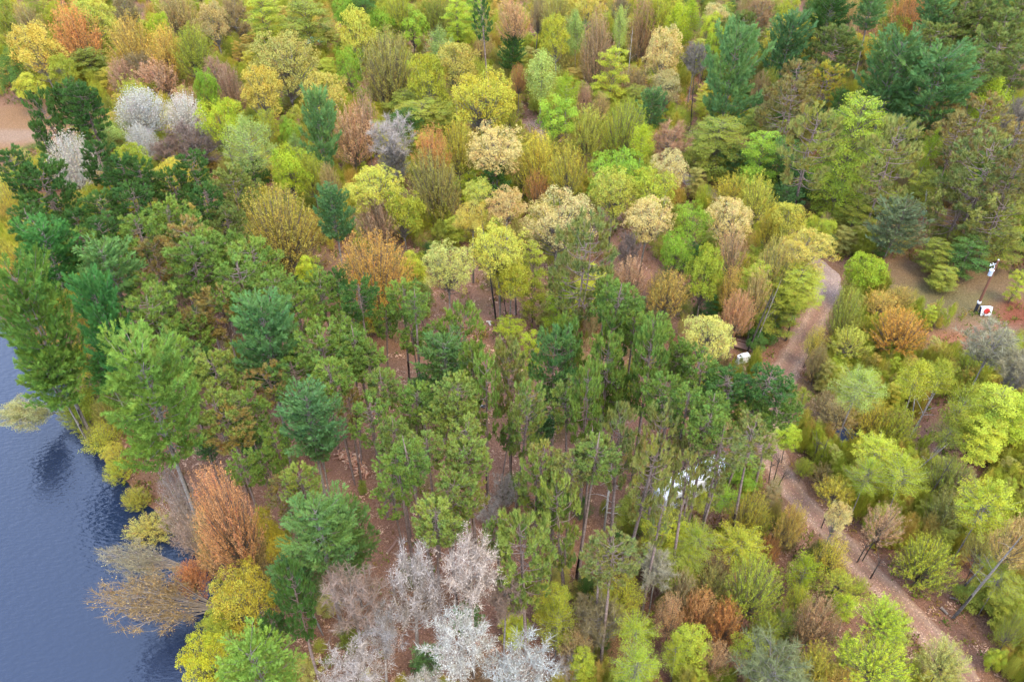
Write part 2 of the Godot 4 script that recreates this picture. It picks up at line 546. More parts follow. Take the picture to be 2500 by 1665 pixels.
func ground_paint(x: float, z: float) -> Color:
	var n := patch_noise.get_noise_2d(x, z)
	var f := patch_noise.get_noise_2d(x * 4 + 70, z * 4)
	var c := Color(0.355, 0.207, 0.14).lerp(Color(0.3, 0.19, 0.12), clampf(0.5 + n * 1.4, 0, 1))
	c = c.lerp(Color(0.43, 0.26, 0.175), clampf(f * 1.2, 0, 0.8))
	c = c.lerp(Color(0.17, 0.17, 0.06), clampf(patch_noise.get_noise_2d(x * 2 - 200, z * 2) * 1.6 - 0.25, 0, 0.75))
	c = Color(c.r * 1.45, c.g * 1.4, c.b * 1.4)
	c = blot(c, x, z, Vector2(-107, -162), 22, 17, Color(0.52, 0.33, 0.18))
	c = blot(c, x, z, Vector2(-105, -158), 8, 4, Color(0.56, 0.41, 0.28))
	c = blot(c, x, z, Vector2(-98.7, -152.4), 3.2, 2.0, Color(0.2, 0.25, 0.06))
	c = blot(c, x, z, Vector2(67, -102), 19, 11, Color(0.4, 0.3, 0.165), 0.9)
	c = blot(c, x, z, Vector2(65, -99), 10, 5, Color(0.3, 0.29, 0.12), 0.7)
	c = blot(c, x, z, Vector2(4.6, -159), 3.5, 7, Color(0.66, 0.5, 0.43))
	c = blot(c, x, z, Vector2(63.7, -89.3), 4.5, 2.2, Color(0.62, 0.31, 0.17))
	c = blot(c, x, z, Vector2(66, -87), 4, 3, Color(0.5, 0.24, 0.15), 0.8)
	c = blot(c, x, z, Vector2(78, -95), 6, 4.5, Color(0.45, 0.17, 0.1))
	c = blot(c, x, z, Vector2(61.8, -85.5), 4, 2.2, Color(0.5, 0.43, 0.36))
	return c

func litter_texture() -> ImageTexture:
	var im := Image.create(512, 512, false, Image.FORMAT_RGB8)
	im.fill(Color(0.66, 0.62, 0.6))
	for i in 9000:
		var x := rng.randi_range(0, 511); var y := rng.randi_range(0, 511)
		var g := r(0.45, 1.0)
		var c := Color(g, g * r(0.88, 1.0), g * r(0.8, 1.0))
		var t := r(0, PI)
		for k in rng.randi_range(2, 5):
			var px := posmod(x + int(cos(t) * k), 512); var py := posmod(y + int(sin(t) * k), 512)
			im.set_pixel(px, py, c)
			im.set_pixel(posmod(px + 1, 512), py, c)
			im.set_pixel(px, posmod(py + 1, 512), c)
	return ImageTexture.create_from_image(im)

func sheet(xs: Array, zs: Array, height: Callable, paint: Callable) -> ArrayMesh:
	var p := []
	for z in zs:
		var row := []
		for x in xs:
			row.append([Vector3(x, height.call(x, z), z), paint.call(x, z)])
		p.append(row)
	var st := SurfaceTool.new()
	st.begin(Mesh.PRIMITIVE_TRIANGLES)
	for j in zs.size():
		for i in xs.size():
			st.set_color(p[j][i][1])
			st.set_uv(Vector2(xs[i], zs[j]))
			st.add_vertex(p[j][i][0])
	var w := xs.size()
	for j in zs.size() - 1:
		for i in xs.size() - 1:
			var a := j * w + i
			for q in [a, a + 1, a + w, a + 1, a + w + 1, a + w]:
				st.add_index(q)
	st.generate_normals()
	return st.commit()

func steps(inner_a: float, inner_b: float, step: float, outer: float) -> Array:
	var s := []
	var v := inner_a
	var d := step
	while v > -outer:
		d *= 1.5
		v -= d
		s.push_front(v)
	v = inner_a
	while v <= inner_b:
		s.append(v)
		v += step
	d = step
	v = s[-1]
	while v < outer:
		d *= 1.5
		v += d
		s.append(v)
	return s

func tag(o: Node, label: String, category: String, group := "", kind := "") -> Node:
	if label: o.set_meta("label", label)
	if category: o.set_meta("category", category)
	if group: o.set_meta("group", group)
	if kind: o.set_meta("kind", kind)
	return o

func mesh_node(called: String, m: Mesh, mat: Material, parent: Node = self, at := Transform3D.IDENTITY) -> MeshInstance3D:
	var o := MeshInstance3D.new()
	o.name = numbered(called) if parent == self else called
	o.mesh = m
	o.material_override = mat
	o.transform = at
	parent.add_child(o, true)
	return o

func base(called: String, at: Vector3, turn := 0.0) -> Node3D:
	var o := Node3D.new()
	o.name = numbered(called)
	o.position = at
	o.rotation.y = turn
	add_child(o)
	return o

func box(called: String, size: Vector3, at: Vector3, mat: Material, parent: Node, turn := Vector3.ZERO) -> MeshInstance3D:
	var b := BoxMesh.new()
	b.size = size
	return mesh_node(called, b, mat, parent, Transform3D(Basis.from_euler(turn), at))

func can(called: String, r0: float, r1: float, tall: float, at: Vector3, mat: Material, parent: Node, turn := Vector3.ZERO, sides := 16) -> MeshInstance3D:
	var c := CylinderMesh.new()
	c.bottom_radius = r0; c.top_radius = r1; c.height = tall; c.radial_segments = sides; c.rings = 1
	return mesh_node(called, c, mat, parent, Transform3D(Basis.from_euler(turn), at))

func build_setting() -> void:
	var litter := StandardMaterial3D.new()
	litter.vertex_color_use_as_albedo = true
	litter.roughness = 0.95
	litter.metallic_specular = 0.2
	litter.albedo_texture = litter_texture()
	litter.uv1_triplanar = true
	litter.uv1_world_triplanar = true
	litter.uv1_scale = Vector3.ONE / 11.0
	var n := FastNoiseLite.new()
	n.frequency = 0.04; n.seed = 4
	var hn := NoiseTexture2D.new()
	hn.width = 512; hn.height = 512; hn.seamless = true; hn.noise = n; hn.as_normal_map = true; hn.bump_strength = 7.0
	litter.normal_enabled = true
	litter.normal_texture = hn
	litter.normal_scale = 1.0
	tag(mesh_node("ground", sheet(steps(-150, 150, 2.0, 1500), steps(-270, 0, 2.0, 1500), ground_y, ground_paint), litter), "", "", "", "structure")

	# the dirt road: a worn strip laid over the ground
	var st := SurfaceTool.new()
	st.begin(Mesh.PRIMITIVE_TRIANGLES)
	var line := []
	for i in road.size() - 1:
		var m := int(road[i].distance_to(road[i + 1]) / 1.0) + 1
		for k in m:
			line.append([road[i].lerp(road[i + 1], float(k) / m), lerpf(road_half[i], road_half[i + 1], float(k) / m)])
	var smooth := []
	for i in line.size():
		var s := Vector2.ZERO
		var cnt := 0
		for k in range(max(0, i - 5), min(line.size(), i + 6)):
			s += line[k][0]; cnt += 1
		smooth.append([s / cnt, line[i][1]])
	var across := [-1.0, -0.8, -0.55, -0.3, 0.0, 0.3, 0.55, 0.8, 1.0]
	for i in smooth.size():
		var d: Vector2 = (smooth[min(i + 1, smooth.size() - 1)][0] - smooth[max(i - 1, 0)][0]).normalized()
		var side := Vector2(-d.y, d.x)
		for a in across:
			var q: Vector2 = smooth[i][0] + side * a * smooth[i][1] * 0.92 * (1.0 + 0.42 * patch_noise.get_noise_2d(i * 7.0, a * 40.0))
			var c := Color(0.66, 0.45, 0.315)
			if abs(abs(a) - 0.55) < 0.1: c = Color(0.76, 0.55, 0.4)
			if a == 0.0: c = Color(0.6, 0.38, 0.27)
			if abs(a) == 1.0: c = Color(0.5, 0.3, 0.22)
			c = c.lerp(Color(0.72, 0.6, 0.52), smoothstep(-96.0, -104.0, q.y) * 0.8)
			var g := 1.0 + 0.22 * patch_noise.get_noise_2d(q.x * 9, q.y * 9)
			st.set_color(Color(c.r * g, c.g * g, c.b * g))
			st.add_vertex(Vector3(q.x, ground_y(q.x, q.y) + (0.06 if abs(a) < 1.0 else -0.03), q.y))
	var w := across.size()
	for i in smooth.size() - 1:
		for k in w - 1:
			var a := i * w + k
			for q in [a, a + w, a + 1, a + 1, a + w, a + w + 1]:
				st.add_index(q)
	st.generate_normals()
	var dirt := litter.duplicate() as StandardMaterial3D
	dirt.uv1_scale = Vector3.ONE / 17.0
	dirt.normal_scale = 0.4
	tag(mesh_node("dirt_road", st.commit(), dirt), "", "", "", "structure")

	var water := StandardMaterial3D.new()
	water.albedo_color = Color(0.01, 0.017, 0.037).linear_to_srgb()
	water.roughness = 0.12
	water.metallic_specular = 0.5
	var wn := FastNoiseLite.new()
	wn.frequency = 0.012; wn.seed = 9; wn.fractal_octaves = 4
	var wt := NoiseTexture2D.new()
	wt.width = 1024; wt.height = 1024; wt.seamless = true; wt.noise = wn; wt.as_normal_map = true; wt.bump_strength = 9.0
	water.normal_enabled = true
	water.normal_texture = wt
	water.normal_scale = 0.45
	water.uv1_scale = Vector3(0.06, 0.17, 1)
	var lake := sheet(steps(-130, -20, 5.0, 1500).filter(func(v): return v <= 10), steps(-130, 0, 5.0, 1500).filter(func(v): return v > -135), func(_x, _z): return -0.55, func(_x, _z): return Color.WHITE)
	tag(mesh_node("lake_water", lake, water), "", "", "", "structure")

# ---------------------------------------------------------------- trees
func tree(kind: String, x: float, z: float, wide: float, deep: float, tall: float, variant: int, color: String, turn: float, label: String, group := "", lean := Vector3.UP) -> void:
	var s: Array = SORTS[kind.trim_suffix("_big")]
	var o := base(s[0], Vector3(x, ground_y(x, z) - 0.05, z), 0.0)
	var sway := Vector3(rng.randfn(0.0, 0.042), 1, rng.randfn(0.0, 0.042)).normalized()
	o.basis = frame(lean if lean != Vector3.UP else sway)
	tag(o, label, s[1], group)
	var set_of: Array = crowns[kind]
	var v := variant % set_of.size()
	var shape: Array = set_of[v]
	var hub := Transform3D(Basis(Vector3.UP, turn).scaled_local(Vector3(wide * r(0.92, 1.1) / CREF, deep / CREF, wide * r(0.92, 1.1) / CREF)), Vector3(0, tall - deep, 0))
	var crown := mesh_node("crown", shape[0], leaf_mat(color, v), o, hub)
	var bark: String = s[2]
	if color in ["palegreen", "palelime", "lime"] and s[0] == "aspen_tree": bark = "pale"
	mesh_node("branches", shape[1], bark_mat(bark), crown)
	var stem := tall - deep * 0.5
	var rad := 0.0095 * tall * float(s[3])
	mesh_node("trunk", trunk_mesh[v % 3], bark_mat(bark if bark != "brown" or tall > 12 else "dark"), o, Transform3D(Basis(Vector3.UP, turn).scaled_local(Vector3(rad, stem, rad)), Vector3.ZERO))

const SORTS := {
	"rp": ["red_pine", "pine tree", "pine", 1.0], "rt": ["red_pine", "pine tree", "pine", 1.0], "wp": ["white_pine", "pine tree", "grey", 1.05], "sp": ["spruce_tree", "spruce", "brown", 0.9],
	"oak": ["oak_tree", "oak tree", "grey", 1.15], "mv": ["maple_tree", "maple tree", "brown", 0.85], "lg": ["leafy_tree", "leafy tree", "brown", 0.9], "ly": ["beech_tree", "beech tree", "brown", 0.8],
	"as": ["aspen_tree", "aspen", "pale", 0.8], "sl": ["sapling_tree", "sapling", "grey", 0.7], "svb": ["budding_aspen", "budding tree", "pale", 1.1], "br": ["bare_tree", "bare tree", "grey", 0.9], "sn": ["bare_tree", "bare tree", "pale", 1.1],
	"sb": ["bush", "bush", "brown", 0.6], "blo": ["flowering_tree", "flowering tree", "white", 0.9], "wil": ["leaning_tree", "leaning tree", "white", 1.0], "wilbare": ["leaning_tree", "leaning tree", "pale", 1.0],
}

func thin_stem(x: float, z: float, top: Vector3, bark: String, label: String, thick := 1.0) -> void:
	var foot := Vector3(x, ground_y(x, z) - 0.1, z)
	var o := base("slender_tree", foot)
	tag(o, label, "slender tree", "thin bare trunks between the trees")
	var d := top - foot
	var l := d.length()
	mesh_node("trunk", trunk_mesh[rng.randi_range(0, 2)], bark_mat(bark), o, Transform3D(frame(d).scaled_local(Vector3(0.1 * thick, l, 0.1 * thick)), Vector3.ZERO))
	clear()
	for k in 9:
		var t := r(0.5, 0.98)
		var a := d * t
		var b := a + (Vector3(r(-1, 1), r(0.2, 1.2), r(-1, 1))).normalized() * r(0.8, 2.2)
		tube(bent(a, b, 0.1), 0.03, 0.01, 3)
		mesh_node("branch", finish(), bark_mat(bark), o)

func dead_pine(x: float, z: float, tall: float, label: String) -> void:
	var o := base("dead_pine", Vector3(x, ground_y(x, z) - 0.05, z))
	tag(o, label, "dead tree")
	mesh_node("trunk", trunk_mesh[1], bark_mat("white"), o, Transform3D(Basis.from_scale(Vector3(0.15, tall, 0.15)), Vector3.ZERO))
	for k in 14:
		var t := 0.35 + 0.62 * k / 14.0
		var a := Vector3(0, tall * t, 0)
		var out := Vector3(cos(k * 2.4), r(-0.3, 0.35), sin(k * 2.4))
		tube(bent(a, a + out * r(0.6, 2.3), 0.15), 0.035, 0.012, 4)
		mesh_node("branch", finish(), bark_mat("white"), o)
	tube([Vector3(0, tall * 0.3, 0), Vector3(1.2, tall * 0.3 + 0.2, 0.3), Vector3(2.6, tall * 0.3 - 0.9, 0.9), Vector3(3.6, tall * 0.3 - 2.1, 1.4)], 0.055, 0.015, 5)
	mesh_node("branch", finish(), bark_mat("white"), o)
	tube([Vector3(1.4, tall * 0.3 + 0.1, 0.35), Vector3(2.4, tall * 0.3 - 0.3, 0.2), Vector3(3.5, tall * 0.3 - 1.3, 0.4)], 0.035, 0.012, 4)
	mesh_node("branch", finish(), bark_mat("white"), o)

func log_at(x: float, z: float, long: float, thick: float, turn: float, color: Color, label: String) -> void:
	var o := base("fallen_log", Vector3(x, ground_y(x, z) + thick * 0.8, z), turn)
	tag(o, label, "log", "logs lying on the leaf litter")
	var pts := []
	for i in 5:
		pts.append(Vector3((i / 4.0 - 0.5) * long, r(-0.03, 0.05), r(-0.06, 0.06) * long * 0.3))
	tube(pts, thick, thick * 0.75, 7)
	mesh_node("bark", finish(), plain(color, 0.9), o)
	can("cut_end", thick * 0.98, thick * 0.98, 0.04, pts[0] - Vector3(0.015, 0, 0), plain(Color(0.6, 0.45, 0.3)), o, Vector3(0, 0, PI / 2), 7)

# ---------------------------------------------------------------- things people left
func build_things() -> void:
	var white := plain(Color(0.78, 0.78, 0.78), 0.45)
	var offwhite := plain(Color(0.62, 0.62, 0.62), 0.6)
	var grey := plain(Color(0.33, 0.34, 0.36), 0.5)
	var dark := plain(Color(0.035, 0.035, 0.045), 0.6)
	var glass := plain(Color(0.03, 0.04, 0.05), 0.08)
	# utility pole
	var p := base("utility_pole", Vector3(69.77, ground_y(69.77, -95.92), -95.92), 0.35)
	tag(p, "brown wooden utility pole with a grey transformer in the grassy clearing", "utility pole")
	can("pole", 0.21, 0.15, 9.2, Vector3(0, 4.6, 0), plain(Color(0.17, 0.075, 0.045), 0.85), p)
	can("pole_cap", 0.125, 0.06, 0.1, Vector3(0, 9.25, 0), offwhite, p)
	can("ground_guard", 0.225, 0.22, 1.5, Vector3(0, 0.75, 0), dark, p)
	can("meter_collar", 0.27, 0.27, 0.3, Vector3(-0.03, 1.75, 0), white, p)
	var t := can("transformer", 0.29, 0.29, 0.9, Vector3(-0.5, 7.15, 0.05), plain(Color(0.42, 0.47, 0.52), 0.5), p)
	can("lid", 0.35, 0.2, 0.14, Vector3(0, 0.54, 0), offwhite, t)
	can("bushing", 0.05, 0.03, 0.3, Vector3(0.08, 0.72, 0.1), offwhite, t, Vector3.ZERO, 8)
	can("bushing", 0.05, 0.03, 0.3, Vector3(-0.12, 0.72, -0.08), offwhite, t, Vector3.ZERO, 8)
	box("bracket", Vector3(0.4, 0.12, 0.1), Vector3(-0.2, 7.3, 0), grey, p)
	box("cross_arm", Vector3(1.5, 0.1, 0.1), Vector3(-0.55, 8.55, 0), grey, p, Vector3(0, 0, 0.12))
	for k in 2:
		can("insulator", 0.07, 0.05, 0.32, Vector3(-0.75 - k * 0.45, 8.72 - k * 0.05, 0), white, p, Vector3(0, 0, 0.5), 8)
	can("cutout", 0.06, 0.06, 0.5, Vector3(-0.35, 8.15, 0.08), offwhite, p, Vector3(0, 0, 0.4), 8)
	# the white box with a red disc
	var b := base("target_block", Vector3(70.75, ground_y(70.75, -95.2), -95.2), 0.0)
	tag(b, "square white target block with a red disc on its face beside the utility pole", "target")
	var block := box("body", Vector3(1.55, 1.3, 0.5), Vector3(0, 0.68, 0), offwhite, b, Vector3(-0.3, 0, 0))
	box("face", Vector3(1.62, 1.36, 0.06), Vector3(0, 0, 0.28), white, block)
	can("red_disc", 0.46, 0.46, 0.05, Vector3(0.02, 0.02, 0.32), plain(Color(0.5, 0.03, 0.03), 0.6), block, Vector3(PI / 2, 0, 0), 12)
	box("side_panel", Vector3(0.04, 1.2, 0.44), Vector3(-0.79, 0, 0), dark, block)
	for s in [-1, 1]:
		box("foot", Vector3(0.1, 0.1, 0.9), Vector3(s * 0.6, 0.05, 0), grey, b)
	# travel trailer
	var c := base("travel_trailer", Vector3(20.6, ground_y(20.6, -60.7), -60.7), 0.559)
	tag(c, "long white travel trailer parked under the pines by the road", "trailer")
	var hull := SurfaceTool.new()
	var prof := PackedVector2Array()
	for q in [Vector2(-1.22, 0.6), Vector2(-1.22, 2.85), Vector2(-1.1, 3.05), Vector2(-0.6, 3.14), Vector2(0, 3.17), Vector2(0.6, 3.14), Vector2(1.1, 3.05), Vector2(1.22, 2.85), Vector2(1.22, 0.6)]:
		prof.append(q)
	hull.begin(Mesh.PRIMITIVE_TRIANGLES)
	var lens := [-5.0, -4.9, 4.6, 4.95]
	var shr := [0.96, 1.0, 1.0, 0.93]
	for i in 3:
		for k in prof.size():
			var a := prof[k]; var e := prof[(k + 1) % prof.size()]
			var p0 := Vector3(lens[i], 0.6 + (a.y - 0.6) * shr[i], a.x * shr[i]); var p1 := Vector3(lens[i], 0.6 + (e.y - 0.6) * shr[i], e.x * shr[i])
			var p2 := Vector3(lens[i + 1], 0.6 + (a.y - 0.6) * shr[i + 1], a.x * shr[i + 1]); var p3 := Vector3(lens[i + 1], 0.6 + (e.y - 0.6) * shr[i + 1], e.x * shr[i + 1])
			for q in [p0, p2, p1, p1, p2, p3]:
				hull.set_smooth_group(-1)
				hull.add_vertex(q)
	for i in [0, 3]:
		for k in range(1, prof.size() - 1):
			var f := [prof[0], prof[k], prof[k + 1]]
			if i == 3: f.reverse()
			for q in f:
				hull.set_smooth_group(-1)
				hull.add_vertex(Vector3(lens[i], 0.6 + (q.y - 0.6) * shr[i], q.x * shr[i]))
	hull.generate_normals()
	var body := mesh_node("body", hull.commit(), white, c)
	for k in 3:
		box("window", Vector3(1.0, 0.6, 0.04), Vector3(-3.2 + k * 2.6, 2.0, 1.235), glass, body)
		box("window", Vector3(1.0, 0.6, 0.04), Vector3(-2.6 + k * 2.6, 2.0, -1.235), glass, body)
	box("door", Vector3(0.7, 1.9, 0.05), Vector3(1.0, 1.75, 1.24), offwhite, body)
	var ac := box("air_conditioner", Vector3(1.05, 0.28, 0.72), Vector3(0.3, 3.3, 0), offwhite, c)
	box("grille", Vector3(0.5, 0.02, 0.5), Vector3(0, 0.15, 0), grey, ac)
	for k in 3:
		box("roof_vent", Vector3(0.42, 0.12, 0.42), Vector3([-3.4, -1.6, 2.9][k], 3.2, [0.3, -0.35, 0.2][k]), [grey, offwhite, dark][k], c)
	can("vent_pipe", 0.06, 0.06, 0.25, Vector3(-2.5, 3.2, 0.6), dark, c, Vector3.ZERO, 8)
	box("stripe", Vector3(9.2, 0.22, 0.02), Vector3(-0.1, 1.25, 1.232), plain(Color(0.2, 0.3, 0.33)), c)
	for s in [-1, 1]:
		for k in 2:
			var wh := can("wheel", 0.36, 0.36, 0.24, Vector3(-0.6 - k * 0.85, 0.36, s * 1.05), dark, c, Vector3(PI / 2, 0, 0))
			can("rim", 0.2, 0.2, 0.02, Vector3(0, s * 0.125, 0), offwhite, wh)
	box("hitch", Vector3(1.3, 0.1, 0.12), Vector3(5.5, 0.55, 0), dark, c)
	can("gas_bottle", 0.16, 0.16, 0.5, Vector3(5.25, 0.85, 0), white, c)
	# small white vented box by the wooden frame
	var v := base("storage_box", Vector3(32.1, ground_y(32.1, -84.4), -84.4), 0.3)
	tag(v, "small white box with a round vent standing below the wooden frame", "box")
	box("body", Vector3(1.15, 1.1, 0.85), Vector3(0.3, 0.55, 0), white, v)
	can("tank", 0.42, 0.36, 1.15, Vector3(-0.62, 0.58, 0.1), white, v)
	can("vent", 0.14, 0.14, 0.12, Vector3(-0.6, 1.2, 0.1), dark, v, Vector3.ZERO, 10)
	# wooden frame
	var w := base("wooden_frame", Vector3(32.9, ground_y(32.9, -87.3), -87.3), -0.45)
	tag(w, "low brown wooden frame of planks beside the dark leaning trunks", "frame")
	var wood := plain(Color(0.2, 0.1, 0.07), 0.85)
	var wood2 := plain(Color(0.3, 0.18, 0.13), 0.85)
	for k in 2:
		box("rail", Vector3(2.5, 0.16, 0.12), Vector3(0, 0.62, -0.8 + k * 1.6), wood2, w)
		box("end_rail", Vector3(0.12, 0.16, 1.48), Vector3(-1.19 + k * 2.38, 0.62, 0), wood, w)
	for k in 6:
		box("plank", Vector3(2.24, 0.05, 0.2), Vector3(0, 0.42, -0.6 + k * 0.24), [wood, wood2][k % 2], w)
	for sx in [-1, 1]:
		for sz in [-1, 1]:
			box("leg", Vector3(0.1, 0.55, 0.1), Vector3(sx * 1.1, 0.27, sz * 0.68), wood, w)
	# dark tarp shelter
	var d := base("tarp_shelter", Vector3(41.3, ground_y(41.3, -69.0), -69.0), 0.25)
	tag(d, "dark blue tarp shelter with a dull green roof panel on bare litter", "shelter")
	tube([Vector3(-1.1, 0, 0.9), Vector3(-1.0, 1.3, 0.85)], 0.03, 0.03, 5)
	mesh_node("post", finish(), grey, d)
	tube([Vector3(-1.1, 0, -0.9), Vector3(-1.0, 1.3, -0.85)], 0.03, 0.03, 5)
	mesh_node("post", finish(), grey, d)
	box("dark_panel", Vector3(1.5, 0.04, 2.1), Vector3(-0.45, 1.12, 0), plain(Color(0.02, 0.028, 0.055), 0.4), d, Vector3(0, 0, 0.35))
	box("green_panel", Vector3(1.5, 0.04, 2.1), Vector3(0.92, 1.1, 0), plain(Color(0.13, 0.2, 0.14), 0.5), d, Vector3(0, 0, -0.4))
	box("ridge", Vector3(0.08, 0.06, 2.2), Vector3(0.24, 1.42, 0), plain(Color(0.4, 0.45, 0.5)), d)
	box("back_wall", Vector3(2.3, 1.0, 0.04), Vector3(0.2, 0.5, -0.98), dark, d)
	# green canopy far off
	var e := base("green_canopy", Vector3(-51.9, ground_y(-51.9, -211.2), -211.2), 0.5)
	e.scale = Vector3.ONE * 0.75
	tag(e, "turquoise green canopy roof on posts among the far oaks", "canopy")
	var teal := plain(Color(0.09, 0.3, 0.2), 0.5)
	for s in [-1, 1]:
		box("roof_panel", Vector3(2.9, 0.06, 4.6), Vector3(s * 1.32, 2.75, 0), teal, e, Vector3(0, 0, -s * 0.42))
		for k in [-1, 1]:
			can("post", 0.05, 0.05, 2.3, Vector3(s * 2.45, 1.15, k * 2.1), white, e, Vector3.ZERO, 8)
	box("white_rail", Vector3(0.12, 0.12, 3.6), Vector3(3.4, 1.0, 1.2), white, e)
	# firewood heap
	var f := base("firewood_heap", Vector3(-19.2, ground_y(-19.2, -65.6), -65.6))
	tag(f, "long curved heap of split reddish firewood beside the teal pines", "woodpile")
	var tones := [plain(Color(0.5, 0.27, 0.16), 0.85), plain(Color(0.42, 0.2, 0.12), 0.85), plain(Color(0.58, 0.36, 0.24), 0.85), plain(Color(0.3, 0.15, 0.1), 0.85)]
	var stick := CylinderMesh.new()
	stick.top_radius = 0.09; stick.bottom_radius = 0.11; stick.height = 0.62; stick.radial_segments = 5; stick.rings = 1
	for k in 150:
		var u := r(0, 1)
		var at := Vector3(-1.9 + u * 3.4, 0, -1.2 + u * 0.2 + pow(u, 2.5) * 3.2) + Vector3(r(-0.75, 0.75), r(0.05, 0.5), r(-0.6, 0.6))
		mesh_node("split_log", stick, tones[k % 4], f, Transform3D(Basis.from_euler(Vector3(PI / 2 + r(-0.5, 0.5), r(0, TAU), r(-0.3, 0.3))), at))
	# charred logs
	var g := base("charred_log_pile", Vector3(-4.4, ground_y(-4.4, -75), -75))
	tag(g, "small pile of charred dark logs on open litter between pine trunks", "log pile")
	for k in 7:
		can("charred_log", 0.1, 0.08, r(0.9, 1.5), Vector3(r(-0.4, 0.4), 0.1 + 0.05 * k, r(-0.3, 0.3)), dark if k % 3 else grey, g, Vector3(PI / 2 + r(-0.2, 0.2), r(-0.9, 0.9) + PI / 2, 0), 6)
	log_at(-8.35, -82.36, 1.03, 0.16, 0.21, Color(0.38, 0.31, 0.25), "pale short log nearest the bright teal pine")
	log_at(-8.21, -80.87, 1.56, 0.16, -0.20, Color(0.25, 0.14, 0.1), "reddish log lying below the short pale log")
	log_at(-6.69, -85.01, 0.86, 0.16, 0.60, Color(0.38, 0.31, 0.25), "short cut log behind the slim dark pine trunk")
	log_at(-6.61, -85.66, 1.12, 0.16, -0.81, Color(0.25, 0.14, 0.1), "brown log crossing behind the short cut log")
	log_at(-2.61, -83.90, 0.80, 0.16, 1.01, Color(0.5, 0.45, 0.38), "whitish cut log on the litter path")
	log_at(-1.35, -80.95, 2.38, 0.16, -0.98, Color(0.25, 0.14, 0.1), "longest fallen log slanting down the litter path")
	log_at(-3.39, -93.35, 0.80, 0.16, -0.00, Color(0.5, 0.45, 0.38), "whitish log lying by the bright lime bush")
	log_at(-3.27, -92.78, 0.80, 0.16, -1.22, Color(0.5, 0.45, 0.38), "tiny white log end beside the lime bush log")
	log_at(34.94, -86.27, 0.80, 0.16, -0.88, Color(0.26, 0.2, 0.15), "tan log leaning out from the wooden frame towards the dark bush")
	log_at(47.06, -46.51, 4.13, 0.1, -0.19, Color(0.26, 0.2, 0.15), "long pale fallen trunk across the litter by the lower road")
	log_at(47.68, -40.09, 3.03, 0.1, 0.25, Color(0.26, 0.2, 0.15), "bent pale fallen branch near the lower road end")
	log_at(43.77, -45.36, 0.80, 0.16, -1.13, Color(0.26, 0.2, 0.15), "weathered log at the edge of the lower road")
	log_at(-13.08, -53.16, 1.75, 0.16, 1.10, Color(0.25, 0.14, 0.1), "thin reddish fallen branch on the bare litter slope")

